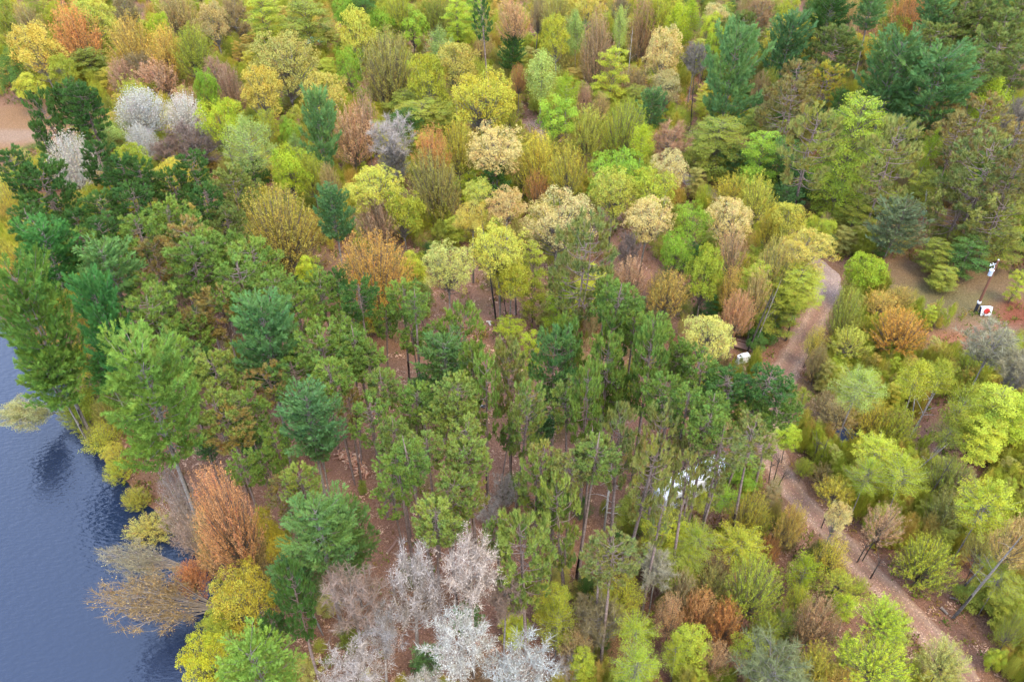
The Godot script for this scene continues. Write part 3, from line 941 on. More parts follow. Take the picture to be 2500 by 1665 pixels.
func build_trees() -> void:
	tree("br", -98.4, -211.8, 9.7, 9.7, 14.0, 0, "brown", 2.0, "wide brown bare tree behind and right of the orange upper maple", "bare trees")
	tree("br", -71.6, -211.5, 10.3, 13.0, 14.0, 1, "brown", 0.9, "wide brown bare tree right of the far brown maples", "bare trees")
	tree("mv", -85.2, -209.4, 12.0, 14.9, 16.0, 0, "tan", 4.1, "wide tan maple behind and left of the far brown maples", "maples in spring colour")
	tree("mv", -19.0, -203.0, 9.3, 10.2, 16.0, 0, "olive", 0.5, "wide olive maple left of the long-trunked rust maple", "maples in spring colour")
	tree("lg", -112.3, -202.4, 5.7, 8.3, 15.0, 0, "yolive", 3.4, "yellow-olive leafy tree behind and left of the orange upper maple", "round leafy trees")
	tree("mv", 5.8, -200.7, 5.5, 9.6, 17.0, 0, "brown", 2.3, "brown maple behind and right of the long-trunked rust maple", "maples in spring colour")
	tree("mv", 96.5, -200.1, 11.0, 14.2, 18.0, 0, "orange", 0.4, "orange-olive broom-shaped maple among the far dark pines", "maples in spring colour")
	tree("lg", 93.4, -199.8, 10.5, 10.9, 13.0, 0, "olive", 3.2, "wide olive leafy tree behind and left of the pair of blue pines", "round leafy trees")
	tree("ly", -59.7, -199.7, 10.3, 12.8, 17.0, 0, "limeyel", 0.2, "wide yellow-lime layered beech behind and left of the broad tan-olive oak", "layered beeches of the thicket")
	tree("ly", -9.2, -199.3, 7.2, 12.5, 17.0, 0, "green", 2.7, "bright green layered beech left of the long-trunked rust maple", "layered beeches of the thicket")
	tree("lg", -31.9, -199.0, 9.9, 10.8, 15.0, 0, "green", 0.4, "nearest wide bright green leafy tree right of the green canopy", "round leafy trees")
	tree("mv", 82.0, -198.9, 5.5, 7.5, 17.0, 1, "tan", 0.6, "tan maple behind and right of the mustard oak dome", "maples in spring colour")
	tree("ly", -50.5, -198.5, 11.6, 13.6, 17.0, 0, "olive", 2.7, "wide olive layered beech behind the green canopy", "layered beeches of the thicket")
	tree("lg", -24.2, -198.4, 9.1, 10.4, 15.0, 1, "green", 5.2, "second nearest wide bright green leafy tree right of the green canopy", "round leafy trees")
	tree("lg", -39.7, -198.4, 8.5, 8.1, 17.0, 2, "green", 0.8, "wide bright green leafy tree behind and right of the green canopy", "round leafy trees")
	tree("oak", -121.8, -198.2, 7.0, 11.4, 17.0, 0, "olive", 1.4, "olive oak left of the orange upper maple", "oaks coming into leaf")
	tree("oak", -101.8, -197.9, 11.5, 10.9, 17.0, 0, "lemon", 3.9, "lemon oak with a dark hollow centre behind the orange maple at the upper edge", "oaks coming into leaf")
	tree("mv", -26.7, -197.6, 8.9, 9.8, 18.0, 0, "yolive", 6.0, "wide yellow-olive maple behind and right of the green canopy", "maples in spring colour")
	tree("br", 60.3, -197.5, 8.6, 8.6, 17.0, 0, "rust", 3.6, "wide rust brown bare tree behind and left of the mustard oak dome", "bare trees")
	tree("mv", -116.0, -197.5, 8.2, 10.8, 16.0, 2, "tan", 2.5, "tan maple left of the orange upper maple", "maples in spring colour")
	tree("lg", -35.0, -197.3, 5.9, 5.6, 18.0, 0, "darkgreen", 6.1, "dark green leafy tree behind and right of the green canopy", "round leafy trees")
	tree("br", 25.9, -196.7, 5.7, 8.7, 18.0, 2, "brown", 0.3, "brown bare tree behind the yellow-lime layered beech", "bare trees")
	tree("oak", -71.1, -195.7, 8.5, 11.2, 17.0, 0, "tan", 5.4, "wide tan oak right of the far brown maples", "oaks coming into leaf")
	tree("as", 40.8, -195.4, 7.4, 12.4, 18.0, 0, "lime", 1.8, "nearest lime green aspen behind and left of the tallest blue-green pine", "pale-stemmed aspens")
	tree("lg", -11.8, -195.1, 6.9, 7.7, 11.0, 0, "limeyel", 0.9, "yellow-lime leafy tree left of the long-trunked rust maple", "round leafy trees")
	tree("oak", 65.0, -194.7, 6.4, 8.1, 18.0, 0, "yolive", 0.7, "yellow-olive oak behind the mustard oak dome", "oaks coming into leaf")
	tree("mv", 9.9, -194.3, 9.3, 10.2, 19.0, 0, "tanolive", 1.9, "wide olive-tan maple right of the long-trunked rust maple", "maples in spring colour")
	tree("mv", -7.5, -194.3, 8.7, 9.3, 10.0, 3, "tan", 5.1, "wide tan maple in front and left of the long-trunked rust maple", "maples in spring colour")
	tree("ly", -13.0, -194.2, 7.4, 11.2, 18.0, 0, "lime", 1.1, "lime green layered beech left of the long-trunked rust maple", "layered beeches of the thicket")
	tree("mv", 30.9, -194.1, 8.1, 17.7, 19.0, 0, "rust", 3.7, "rust brown maple behind and right of the yellow-lime layered beech", "maples in spring colour")
	tree("mv", 34.2, -193.3, 8.9, 9.7, 19.0, 1, "yolive", 4.0, "wide yellow-olive maple behind and right of the yellow-lime layered beech", "maples in spring colour")
	tree("mv", 82.2, -192.7, 8.5, 9.3, 15.0, 0, "tanpink", 2.3, "pinkish tan maple right of the mustard oak dome", "maples in spring colour")
	tree("as", 38.7, -191.9, 7.7, 10.2, 18.0, 1, "lime", 3.4, "second nearest lime green aspen behind and left of the tallest blue-green pine", "pale-stemmed aspens")
	tree("mv", 85.6, -191.5, 4.0, 8.1, 13.0, 0, "red", 0.4, "small red-orange maple behind the spreading blue pines", "maples in spring colour")
	tree("as", 50.4, -191.1, 6.7, 8.1, 17.0, 0, "palegreen", 0.4, "pale green aspen behind the tallest blue-green pine", "pale-stemmed aspens")
	tree("mv", -101.8, -191.1, 12.5, 15.1, 17.0, 1, "orange", 1.3, "orange maple with spreading crown above the sandy clearing", "maples in spring colour")
	tree("oak", -36.6, -190.4, 9.2, 13.6, 17.0, 1, "lemon", 4.3, "wide lemon green oak right of the green canopy", "oaks coming into leaf")
	tree("lg", -83.1, -190.0, 5.4, 7.4, 16.0, 0, "lime", 2.7, "lime green leafy tree left of the far brown maples", "round leafy trees")
	tree("oak", 46.8, -189.2, 5.8, 5.6, 18.0, 0, "cream", 2.0, "cream oak behind the tallest blue-green pine", "oaks coming into leaf")
	tree("as", 25.4, -188.1, 4.4, 9.8, 18.0, 1, "palegreen", 3.7, "pale green aspen behind the yellow-lime layered beech", "pale-stemmed aspens")
	tree("oak", 17.3, -187.8, 8.8, 8.4, 20.0, 0, "yellow", 2.8, "wide pale yellow oak right of the long-trunked rust maple", "oaks coming into leaf")
	tree("mv", 11.6, -187.6, 8.5, 8.4, 9.0, 1, "tanolive", 1.9, "olive-tan maple left of the yellow-lime layered beech", "maples in spring colour")
	tree("lg", 69.5, -187.5, 4.9, 5.6, 14.0, 1, "limeyel", 5.0, "yellow-lime leafy tree right of the mustard oak dome", "round leafy trees")
	tree("as", -16.6, -187.2, 8.0, 9.6, 14.0, 2, "palegreen", 4.4, "rounded pale green aspen in front of the green domes", "pale-stemmed aspens")
	tree("as", 15.1, -187.1, 6.6, 11.3, 18.0, 3, "palegreen", 1.5, "pale green aspen right of the long-trunked rust maple", "pale-stemmed aspens")
	tree("ly", 1.1, -186.9, 7.8, 7.4, 8.0, 1, "olive", 3.6, "olive layered beech in front of the long-trunked rust maple", "layered beeches of the thicket")
	tree("lg", 44.6, -186.7, 5.3, 7.3, 17.0, 1, "lime", 3.3, "lime green leafy tree behind and left of the tallest blue-green pine", "round leafy trees")
	tree("rp", 54.2, -186.6, 6.6, 8.3, 17.0, 0, "rpo", 5.5, "dull olive red pine left of the mustard oak dome", "red pines of the lakeside stand")
	tree("ly", -99.4, -185.8, 10.0, 8.4, 9.0, 2, "olive", 4.6, "wide olive layered beech in front of the orange upper maple", "layered beeches of the thicket")
	tree("mv", 1.5, -185.6, 8.7, 10.0, 20.0, 1, "rust", 1.8, "rust maple with a long bare grey trunk near the upper edge", "maples in spring colour")
	tree("sp", -0.3, -185.0, 5.9, 7.7, 12.0, 0, "rpd", 6.2, "dark green spruce in front of the long-trunked rust maple", "small spruces")
	tree("lg", 80.5, -184.6, 7.8, 8.1, 13.0, 0, "mustard", 0.7, "mustard leafy tree behind and left of the pair of blue pines", "round leafy trees")
	tree("rp", 113.0, -184.5, 8.7, 8.7, 21.0, 1, "rpo", 2.6, "sixth nearest wide dull olive red pine behind and right of the pair of blue pines", "red pines of the lakeside stand")
	tree("rp", 105.1, -184.4, 11.0, 11.0, 20.0, 2, "rpo", 4.8, "fourth nearest wide dull olive red pine behind and right of the pair of blue pines", "red pines of the lakeside stand")
	tree("rp", 99.9, -184.3, 9.0, 9.0, 21.0, 3, "rpo", 1.0, "third nearest wide dull olive red pine behind and right of the pair of blue pines", "red pines of the lakeside stand")
	tree("mv", -86.5, -183.3, 11.6, 14.6, 17.0, 0, "orangeyel", 3.1, "orange-yellow brush-shaped maple behind the white flowering cluster", "maples in spring colour")
	tree("oak", 10.4, -181.7, 7.3, 11.0, 18.0, 1, "yolive", 0.2, "yellow-olive oak in front and right of the long-trunked rust maple", "oaks coming into leaf")
	tree("oak_big", 61.9, -181.4, 13.8, 13.2, 18.0, 0, "mustard", 4.2, "mustard oak dome behind the smaller blue-green pine", "oaks coming into leaf")
	tree("wp", 92.8, -181.3, 7.6, 7.6, 22.0, 0, "teal", 4.8, "blue-green soft-needled pine behind the pair of blue pines", "soft-needled white pines")
	tree("wp", 68.5, -179.9, 10.1, 10.1, 22.0, 0, "rpd", 3.6, "wide dark green soft-needled pine behind and right of the mustard oak dome", "soft-needled white pines")
	tree("mv", -71.7, -179.7, 10.6, 11.7, 16.0, 2, "yolive", 5.5, "wide yellow-olive maple in front of the far brown maples", "maples in spring colour")
	tree("rp", 95.2, -179.6, 10.1, 10.1, 20.0, 4, "rpo", 2.0, "second nearest wide dull olive red pine behind and right of the pair of blue pines", "red pines of the lakeside stand")
	tree("wp", 78.6, -179.4, 6.9, 6.9, 22.0, 1, "teal", 4.4, "blue-green soft-needled pine right of the mustard oak dome", "soft-needled white pines")
	tree("mv", -78.5, -179.1, 8.5, 12.8, 16.0, 1, "orangeyel", 3.7, "orange-yellow maple in front and left of the far brown maples", "maples in spring colour")
	tree("br", -83.4, -179.0, 8.1, 8.1, 11.0, 3, "brown", 3.6, "brown bare tree behind the white flowering cluster", "bare trees")
	tree("lg", 44.4, -176.8, 5.5, 8.3, 17.0, 2, "lime", 2.9, "small lime crown nearest the tall blue-green pine", "round leafy trees")
	tree("mv", 19.3, -176.7, 8.3, 18.6, 20.0, 2, "rust", 5.3, "rust brown maple behind the yellow-lime layered beech", "maples in spring colour")
	tree("mv", -87.3, -176.6, 7.7, 8.4, 10.0, 0, "pink", 5.9, "pinkish brown maple behind and left of the white flowering cluster", "maples in spring colour")
	tree("oak", -103.9, -176.6, 9.5, 13.4, 18.0, 1, "yellow", 3.0, "pale yellow oak with dark trunk overlooking the sandy clearing", "oaks coming into leaf")
	tree("mv", 52.0, -176.4, 5.1, 8.9, 13.0, 4, "tan", 4.2, "tan maple behind and right of the tallest blue-green pine", "maples in spring colour")
	tree("rp", 107.2, -175.5, 9.1, 10.0, 20.0, 5, "rpo", 0.4, "fifth nearest wide dull olive red pine behind and right of the pair of blue pines", "red pines of the lakeside stand")
	tree("mv", -79.1, -175.0, 11.0, 9.3, 10.0, 1, "pink", 4.4, "wide pinkish brown maple behind and right of the white flowering cluster", "maples in spring colour")
	tree("lg", -111.7, -174.8, 7.1, 12.1, 13.0, 1, "darkgreen", 4.1, "dark green leafy tree behind the sandy clearing", "round leafy trees")
	tree("mv", 26.2, -173.3, 9.3, 8.4, 9.0, 1, "brown", 6.2, "wide brown maple in front and right of the yellow-lime layered beech", "maples in spring colour")
	tree("oak", -99.2, -173.1, 7.5, 7.8, 12.0, 2, "yolive", 5.2, "yellow-olive oak in front and left of the orange upper maple", "oaks coming into leaf")
	tree("br", -65.2, -172.8, 8.8, 8.8, 11.0, 0, "pink", 1.8, "wide pinkish brown bare tree in front of the far brown maples", "bare trees")
	tree("ly", -24.3, -172.4, 6.6, 9.3, 10.0, 3, "olive", 2.4, "second nearest olive layered beech behind the silver-white bare tree", "layered beeches of the thicket")
	tree("wp", 58.4, -171.9, 11.4, 13.7, 20.0, 2, "teal", 4.2, "smaller blue-green pine in front of the mustard oak", "soft-needled white pines")
	tree("lg", -35.3, -171.1, 7.3, 11.1, 15.0, 3, "green", 0.1, "bright green leafy tree in front and right of the green canopy", "round leafy trees")
	tree("oak", 32.4, -170.5, 7.6, 12.9, 19.0, 1, "cream", 2.9, "tall cream oak with dark trunk beside the thin white birch", "oaks coming into leaf")
	tree("mv_big", -26.7, -169.8, 13.9, 17.7, 19.0, 2, "tanolive", 1.1, "tall olive-tan broom-shaped maple left of the yellow oaks", "maples in spring colour")
	tree("rp", 89.0, -169.2, 8.9, 8.9, 19.0, 6, "rpo", 0.7, "nearest wide dull olive red pine behind and right of the pair of blue pines", "red pines of the lakeside stand")
	tree("rp", 66.9, -168.8, 11.0, 11.0, 19.0, 7, "rpo", 0.4, "wide dull olive red pine in front and right of the mustard oak dome", "red pines of the lakeside stand")
	tree("br", 38.5, -168.6, 7.3, 7.2, 16.0, 0, "grey", 4.8, "grey bare tree behind and left of the tallest blue-green pine", "bare trees")
	tree("oak_big", -48.3, -168.5, 15.9, 15.1, 19.0, 0, "tanolive", 0.8, "broad tan-olive oak dome beside the green canopy", "oaks coming into leaf")
	tree("lg", -104.5, -168.3, 7.4, 7.0, 10.0, 1, "yolive", 1.6, "yellow-olive leafy tree behind the sandy clearing", "round leafy trees")
	tree("rt", -4.8, -168.2, 4.8, 9.4, 25.6, 0, "rpd", 2.5, "dark green open pine left of the long-trunked rust maple", "open pines with bare lower branches")
	tree("ly", 20.8, -165.9, 7.8, 14.3, 16.0, 1, "limeyel", 5.5, "yellow-lime layered beech between the rust maples", "layered beeches of the thicket")
	tree("mv", -59.7, -165.6, 6.5, 11.2, 12.0, 2, "pink", 0.5, "pinkish brown maple in front and left of the broad tan-olive oak", "maples in spring colour")
	tree("ly", 26.8, -165.1, 6.0, 6.5, 8.0, 4, "olive", 2.8, "olive layered beech behind and right of the yellow-lime upper-road maple", "layered beeches of the thicket")
	tree("mv", 1.3, -164.8, 4.8, 6.5, 13.0, 2, "orange", 3.5, "small orange-red maple beside the big yellow oak", "maples in spring colour")
	tree("oak", 32.9, -164.6, 8.3, 7.9, 11.0, 2, "cream", 5.5, "cream oak right of the yellow-lime layered beech", "oaks coming into leaf")
	tree("rp", 98.8, -164.5, 13.1, 13.1, 20.0, 8, "rpo", 5.1, "second nearest wide dull olive red pine right of the pair of blue pines", "red pines of the lakeside stand")
	tree("mv", -68.9, -163.8, 6.4, 7.1, 9.0, 3, "rust", 5.4, "rust brown maple right of the white flowering cluster", "maples in spring colour")
	tree("ly", -23.1, -162.8, 7.9, 7.4, 8.0, 5, "olive", 1.7, "nearest olive layered beech behind the silver-white bare tree", "layered beeches of the thicket")
	tree("oak", -11.9, -162.5, 10.4, 9.9, 18.0, 2, "yellow", 2.6, "wide pale yellow oak behind and left of the big yellow oak dome", "oaks coming into leaf")
	tree("as", 5.9, -162.1, 8.3, 10.8, 17.0, 4, "palegreen", 2.3, "pale green aspen with forked white stems", "pale-stemmed aspens")
	tree("mv", 53.9, -161.8, 5.1, 8.3, 13.0, 1, "olive", 5.6, "olive maple right of the tallest blue-green pine", "maples in spring colour")
	tree("oak", -16.8, -161.2, 8.4, 12.8, 17.0, 3, "yolive", 6.0, "yellow-olive oak left of the big yellow oak dome", "oaks coming into leaf")
	tree("lg", -63.5, -161.0, 5.1, 10.4, 14.0, 4, "green", 0.9, "bright green leafy tree in front of the far brown maples", "round leafy trees")
	tree("br", 51.0, -159.4, 5.8, 10.0, 13.0, 4, "brown", 1.1, "brown bare tree in front and right of the tallest blue-green pine", "bare trees")
	tree("mv", -78.2, -157.8, 10.7, 11.7, 13.0, 3, "yolive", 1.5, "wide yellow-olive maple behind the white flowering cluster", "maples in spring colour")
	tree("mv", 14.9, -157.5, 4.6, 7.8, 12.0, 3, "pink", 1.5, "pinkish brown maple in front and left of the yellow-lime layered beech", "maples in spring colour")
	tree("mv", 18.0, -157.2, 5.1, 6.5, 10.0, 5, "tan", 3.0, "tan maple behind and left of the yellow-lime upper-road maple", "maples in spring colour")
	tree("ly", -14.4, -157.1, 8.4, 7.4, 8.0, 6, "olive", 3.7, "olive layered beech in front and left of the big yellow oak dome", "layered beeches of the thicket")
	tree("rp", 99.1, -156.2, 7.7, 8.1, 19.0, 9, "rpo", 1.7, "dull olive red pine right of the pair of blue pines", "red pines of the lakeside stand")
	tree("as", 11.1, -155.7, 6.6, 7.9, 15.0, 2, "lime", 0.0, "lime green aspen left of the yellow-lime layered beech", "pale-stemmed aspens")
	tree("ly_big", -18.5, -154.9, 12.0, 8.4, 9.0, 7, "olive", 2.6, "wide olive layered beech behind and right of the silver-white bare tree", "layered beeches of the thicket")
	tree("mv", -0.6, -154.7, 5.8, 6.4, 8.0, 4, "yolive", 2.3, "yellow-olive maple behind the peach-cream oak dome", "maples in spring colour")
	tree("sp", 28.2, -154.1, 6.2, 7.4, 11.0, 0, "teal", 3.6, "blue-green spruce behind and right of the yellow-lime upper-road maple", "small spruces")
	tree("oak", -50.1, -153.5, 8.1, 12.4, 17.0, 3, "yellow", 6.0, "narrow yellow oak standing before the broad tan-olive oak", "oaks coming into leaf")
	tree("rp", 90.9, -152.7, 8.8, 8.8, 19.0, 10, "rpo", 4.3, "nearest wide dull olive red pine right of the pair of blue pines", "red pines of the lakeside stand")
	tree("ly", 43.0, -152.6, 8.2, 8.4, 9.0, 8, "olive", 3.2, "olive layered beech in front of the tallest blue-green pine", "layered beeches of the thicket")
	tree("rt", 60.7, -152.5, 7.4, 8.5, 17.0, 0, "mustard", 3.9, "yellowing pine with sparse needles between brown-tinged pines", "open pines with bare lower branches")
	tree("oak", -36.6, -152.3, 10.0, 9.5, 16.0, 4, "yellow", 4.2, "low yellow oak dome behind the dark teal pine", "oaks coming into leaf")
	tree("wp", 42.2, -152.3, 13.5, 20.5, 24.0, 3, "teal", 0.3, "tallest blue-green pine with long horizontal branches", "soft-needled white pines")
	tree("ly", 61.2, -152.0, 7.4, 8.1, 10.0, 0, "darkgreen", 5.6, "dark green layered beech behind and left of the tall lime tree", "layered beeches of the thicket")
	tree("lg", -20.8, -150.9, 7.8, 7.4, 9.0, 2, "darkgreen", 4.9, "dark green leafy tree behind and right of the silver-white bare tree", "round leafy trees")
	tree("as", 94.0, -150.6, 9.0, 10.8, 16.0, 3, "lime", 5.5, "pale lime aspen rising among the dull pines near the picture's edge", "pale-stemmed aspens")
	tree("rt", 55.3, -150.1, 8.7, 8.2, 18.0, 0, "rpb", 5.0, "wide brownish open pine in front of the mustard oak dome", "open pines with bare lower branches")
	tree("oak_big", -6.0, -149.6, 14.8, 14.1, 18.0, 0, "yellowb", 2.5, "big yellow oak dome, brightest of the oaks", "oaks coming into leaf")
	tree("sb", -44.4, -149.2, 4.6, 6.8, 8.0, 0, "green", 2.5, "bright green bush behind and left of the blue-green pine with plumes", "low bushes")
	tree("oak", -48.4, -148.8, 5.4, 7.2, 10.0, 4, "yolive", 0.7, "yellow-olive oak in front of the broad tan-olive oak", "oaks coming into leaf")
	tree("wp", 71.2, -147.6, 12.5, 16.0, 24.0, 4, "teal", 4.0, "left pine of the pair of spreading blue pines", "soft-needled white pines")
	tree("blo", -71.8, -146.9, 10.7, 9.6, 15.0, 0, "white", 0.4, "largest white-flowering crown of the cluster", "white flowering trees")
	tree("blo", -63.0, -146.7, 8.9, 8.9, 14.0, 1, "white", 0.4, "white-flowering crown standing apart at the cluster's outer edge", "white flowering trees")
	tree("sp", 62.1, -146.1, 3.9, 5.1, 14.0, 1, "rpd", 1.3, "dark green spruce behind the tall lime tree", "small spruces")
	tree("wp", 78.1, -143.5, 14.7, 14.7, 23.0, 0, "tealg", 1.0, "right pine of the pair of spreading blue pines", "soft-needled white pines")
	tree("ly", 46.4, -143.3, 6.3, 7.4, 12.0, 9, "olive", 2.1, "olive layered beech in front and right of the tallest blue-green pine", "layered beeches of the thicket")
	tree("lg", -76.9, -143.2, 7.2, 6.8, 10.0, 0, "palegreen", 0.3, "pale green leafy tree in front and left of the white flowering cluster", "round leafy trees")
	tree("lg", 8.7, -142.7, 8.0, 9.6, 15.0, 5, "green", 0.0, "bright green leafy tree left of the yellow-lime upper-road maple", "round leafy trees")
	tree("mv", 13.5, -141.6, 8.6, 9.6, 13.0, 0, "lemon", 0.9, "wide lemon green maple left of the yellow-lime upper-road maple", "maples in spring colour")
	tree("mv", 7.1, -141.0, 6.5, 7.1, 9.0, 5, "yolive", 0.6, "yellow-olive maple right of the peach-cream oak dome", "maples in spring colour")
	tree("mv_big", 20.4, -140.9, 9.6, 12.2, 15.0, 0, "limeyel", 2.3, "yellow-lime broom-shaped maple near the upper road", "maples in spring colour")
	tree("br", -60.6, -140.6, 10.9, 10.2, 11.0, 0, "pinkgrey", 0.2, "wide pinkish grey bare tree in front and right of the white flowering cluster", "bare trees")
	tree("as", -41.1, -140.1, 4.0, 6.6, 9.0, 5, "palegreen", 5.5, "pale green aspen behind and left of the blue-green pine with plumes", "pale-stemmed aspens")
	tree("mv", -26.7, -139.6, 5.9, 12.8, 17.0, 4, "pink", 3.9, "pinkish brown maple behind and left of the silver-white bare tree", "maples in spring colour")
	tree("rt", 79.3, -139.4, 6.6, 6.3, 15.0, 1, "rpb", 0.9, "nearest brownish open pine in front and right of the pair of blue pines", "open pines with bare lower branches")
	tree("rp", -79.8, -139.2, 8.0, 8.4, 18.8, 0, "rpd", 1.6, "dark green red pine behind and right of the sandy clearing", "red pines of the lakeside stand")
	tree("lg", -53.1, -139.2, 7.8, 12.0, 17.0, 3, "lime", 2.2, "tall narrow lime tree beside the white-flowering crown", "round leafy trees")
	tree("blo", -69.1, -139.2, 7.7, 8.2, 11.0, 2, "white", 2.3, "lower white-flowering crown in front of the largest one", "white flowering trees")
	tree("br", 92.0, -139.1, 8.5, 10.1, 16.0, 1, "grey", 0.8, "grey bare tree in front and right of the pair of blue pines", "bare trees")
	tree("rt", 49.9, -138.6, 10.8, 10.3, 19.0, 2, "rpb", 5.3, "wide brownish open pine in front and right of the tallest blue-green pine", "open pines with bare lower branches")
	tree("br", -64.9, -137.9, 7.1, 7.1, 9.0, 1, "pinkgrey", 6.2, "pinkish grey bare tree in front and right of the white flowering cluster", "bare trees")
	tree("br", 29.5, -137.6, 8.5, 8.5, 12.0, 1, "pink", 2.9, "wide pinkish brown bare tree behind and right of the wide bright green dome", "bare trees")
	tree("mv", -29.6, -137.5, 9.0, 12.1, 15.0, 1, "tanpink", 3.0, "wide pinkish tan maple left of the silver-white bare tree", "maples in spring colour")
	tree("ly_big", 37.4, -136.7, 11.9, 12.1, 13.0, 10, "olive", 0.5, "wide olive layered beech behind and right of the upper bend of the road", "layered beeches of the thicket")
	tree("as", 23.6, -135.9, 6.0, 7.1, 13.0, 4, "lime", 0.6, "lime green aspen right of the yellow-lime upper-road maple", "pale-stemmed aspens")
	tree("rt", 83.6, -135.7, 10.0, 9.5, 18.0, 3, "rpb", 2.2, "second nearest wide brownish open pine in front and right of the pair of blue pines", "open pines with bare lower branches")
	tree("sp", 41.4, -135.2, 6.3, 7.4, 8.0, 1, "teal", 1.7, "blue-green spruce right of the upper bend of the road", "small spruces")
	tree("rp", -74.1, -134.1, 7.2, 8.3, 18.4, 1, "rpd", 5.2, "dark rounded red pine directly behind the white flowering cluster's outer side", "red pines of the lakeside stand")
	tree("rp", -73.6, -134.1, 5.9, 5.9, 20.3, 2, "rpd", 1.0, "dark green red pine left of the white flowering cluster", "red pines of the lakeside stand")
	tree("rp", -80.4, -134.0, 5.7, 12.7, 19.6, 3, "rpd", 0.1, "dark green red pine right of the sandy clearing", "red pines of the lakeside stand")
	tree("wp", -34.4, -133.7, 7.1, 14.2, 19.0, 5, "teal", 6.0, "slender dark teal pine beside the pink brush-like maple", "soft-needled white pines")
	tree("rp", -47.3, -131.4, 6.2, 6.2, 7.6, 4, "rpd", 3.3, "dark green red pine behind and left of the broad yellow maple", "red pines of the lakeside stand")
	tree("ly", 48.7, -130.7, 8.6, 9.5, 12.0, 1, "darkgreen", 0.9, "wide dark green layered beech left of the tall lime tree", "layered beeches of the thicket")
	tree("as_big", -46.0, -130.6, 10.2, 12.2, 17.0, 6, "palegreen", 3.4, "wide pale green aspen behind the broad yellow maple", "pale-stemmed aspens")
	tree("blo", -77.8, -130.5, 9.2, 11.5, 14.0, 3, "white", 0.2, "lone white-flowering tree with grey base beside the clearing", "white flowering trees")
	tree("rp", -81.0, -130.2, 2.9, 8.3, 15.4, 5, "rpd", 3.3, "small dark green red pine behind and left of the lone white-flowering tree", "red pines of the lakeside stand")
	tree("ly", 43.9, -129.8, 8.2, 13.0, 14.0, 1, "green", 6.1, "bright green layered beech behind the cream roadside oak", "layered beeches of the thicket")
	tree("sn", -20.2, -128.8, 9.2, 9.4, 17.0, 0, "silver", 5.4, "silver-white bare tree with upswept twigs", "bare trees")
	tree("br", -21.9, -128.6, 7.0, 7.0, 12.0, 2, "grey", 4.4, "grey bare tree in front of the silver-white bare tree", "bare trees")
	tree("ly", -7.6, -127.6, 5.6, 9.3, 10.0, 1, "lime", 1.6, "lime green layered beech in front and left of the peach-cream oak dome", "layered beeches of the thicket")
	tree("lg", -66.4, -127.5, 6.4, 8.1, 13.0, 2, "limeyel", 2.3, "small lime-yellow crown poking out between the dark pines", "round leafy trees")
	tree("as", 71.4, -127.4, 3.8, 8.1, 16.0, 5, "lime", 1.0, "lime green aspen in front of the pair of blue pines", "pale-stemmed aspens")
	tree("mv", -9.2, -127.4, 6.5, 10.5, 17.0, 0, "mustard", 4.8, "mustard maple left of the peach-cream oak dome", "maples in spring colour")
	tree("rt", 75.5, -126.6, 9.2, 8.7, 18.0, 4, "rpb", 3.3, "nearest wide brownish open pine in front and right of the pair of blue pines", "open pines with bare lower branches")
	tree("ly", 50.6, -126.4, 6.5, 7.2, 9.0, 2, "darkgreen", 4.9, "dark green layered beech in front and left of the tall lime tree", "layered beeches of the thicket")
	tree("mv", 1.8, -126.3, 5.6, 8.9, 13.0, 3, "tanolive", 2.1, "olive-tan maple in front and right of the peach-cream oak dome", "maples in spring colour")
	tree("oak_big", -2.3, -126.1, 11.0, 10.4, 17.0, 3, "cream", 1.4, "peach-cream oak dome with a bare patch of path behind it", "oaks coming into leaf")
	tree("rt", 66.6, -125.7, 7.3, 6.9, 18.0, 0, "rpt", 5.1, "sparse greenish brown open pine in front of the pair of blue pines", "open pines with bare lower branches")
	tree("mv", 5.2, -125.6, 7.2, 11.6, 15.0, 1, "mustard", 6.2, "mustard maple right of the peach-cream oak dome", "maples in spring colour")
	tree("mv", 88.2, -125.3, 3.3, 7.4, 12.0, 2, "mustard", 5.4, "small mustard maple in front and right of the pair of blue pines", "maples in spring colour")
	tree("mv", 38.5, -123.8, 8.5, 8.4, 9.0, 3, "mustard", 5.1, "wide mustard maple behind the cream roadside oak", "maples in spring colour")
	tree("mv", -13.7, -123.7, 6.6, 9.4, 18.0, 3, "orange", 5.1, "orange-tan cone-shaped maple rising over olive lower branches", "maples in spring colour")
	tree("rt", 82.9, -123.7, 7.2, 6.9, 18.0, 5, "rpb", 4.6, "second nearest brownish open pine in front and right of the pair of blue pines", "open pines with bare lower branches")
	tree("oak", -58.2, -123.1, 5.8, 5.5, 12.0, 1, "mustard", 1.4, "mustard yellow dome tucked behind the dark pines", "oaks coming into leaf")
	tree("rp", -2.8, -123.1, 6.9, 6.9, 10.5, 6, "rpd", 3.3, "dark green red pine in front of the peach-cream oak dome", "red pines of the lakeside stand")
	tree("mv", 10.1, -122.8, 8.0, 10.9, 15.0, 4, "mustard", 2.2, "mustard maple in front and left of the yellow-lime upper-road maple", "maples in spring colour")
	tree("mv", 3.8, -122.3, 4.5, 6.2, 10.0, 4, "orange", 0.2, "little orange maple among the mustard maples", "maples in spring colour")
	tree("mv", -86.9, -122.1, 5.6, 8.4, 9.0, 5, "mustard", 0.2, "nearest mustard maple in front and left of the lone white-flowering tree", "maples in spring colour")
	tree("ly", 70.0, -122.1, 6.3, 7.1, 10.0, 11, "olive", 1.8, "second nearest olive layered beech in front and right of the tall lime tree", "layered beeches of the thicket")
	tree("ly_big", 55.2, -121.0, 11.3, 22.3, 24.0, 0, "vividg", 1.6, "tall lime tree between two bare pine trunks", "layered beeches of the thicket")
	tree("mv", -33.3, -120.8, 6.0, 8.0, 14.0, 6, "yolive", 4.3, "yellow-olive maple behind the blue-green pine with plumes", "maples in spring colour")
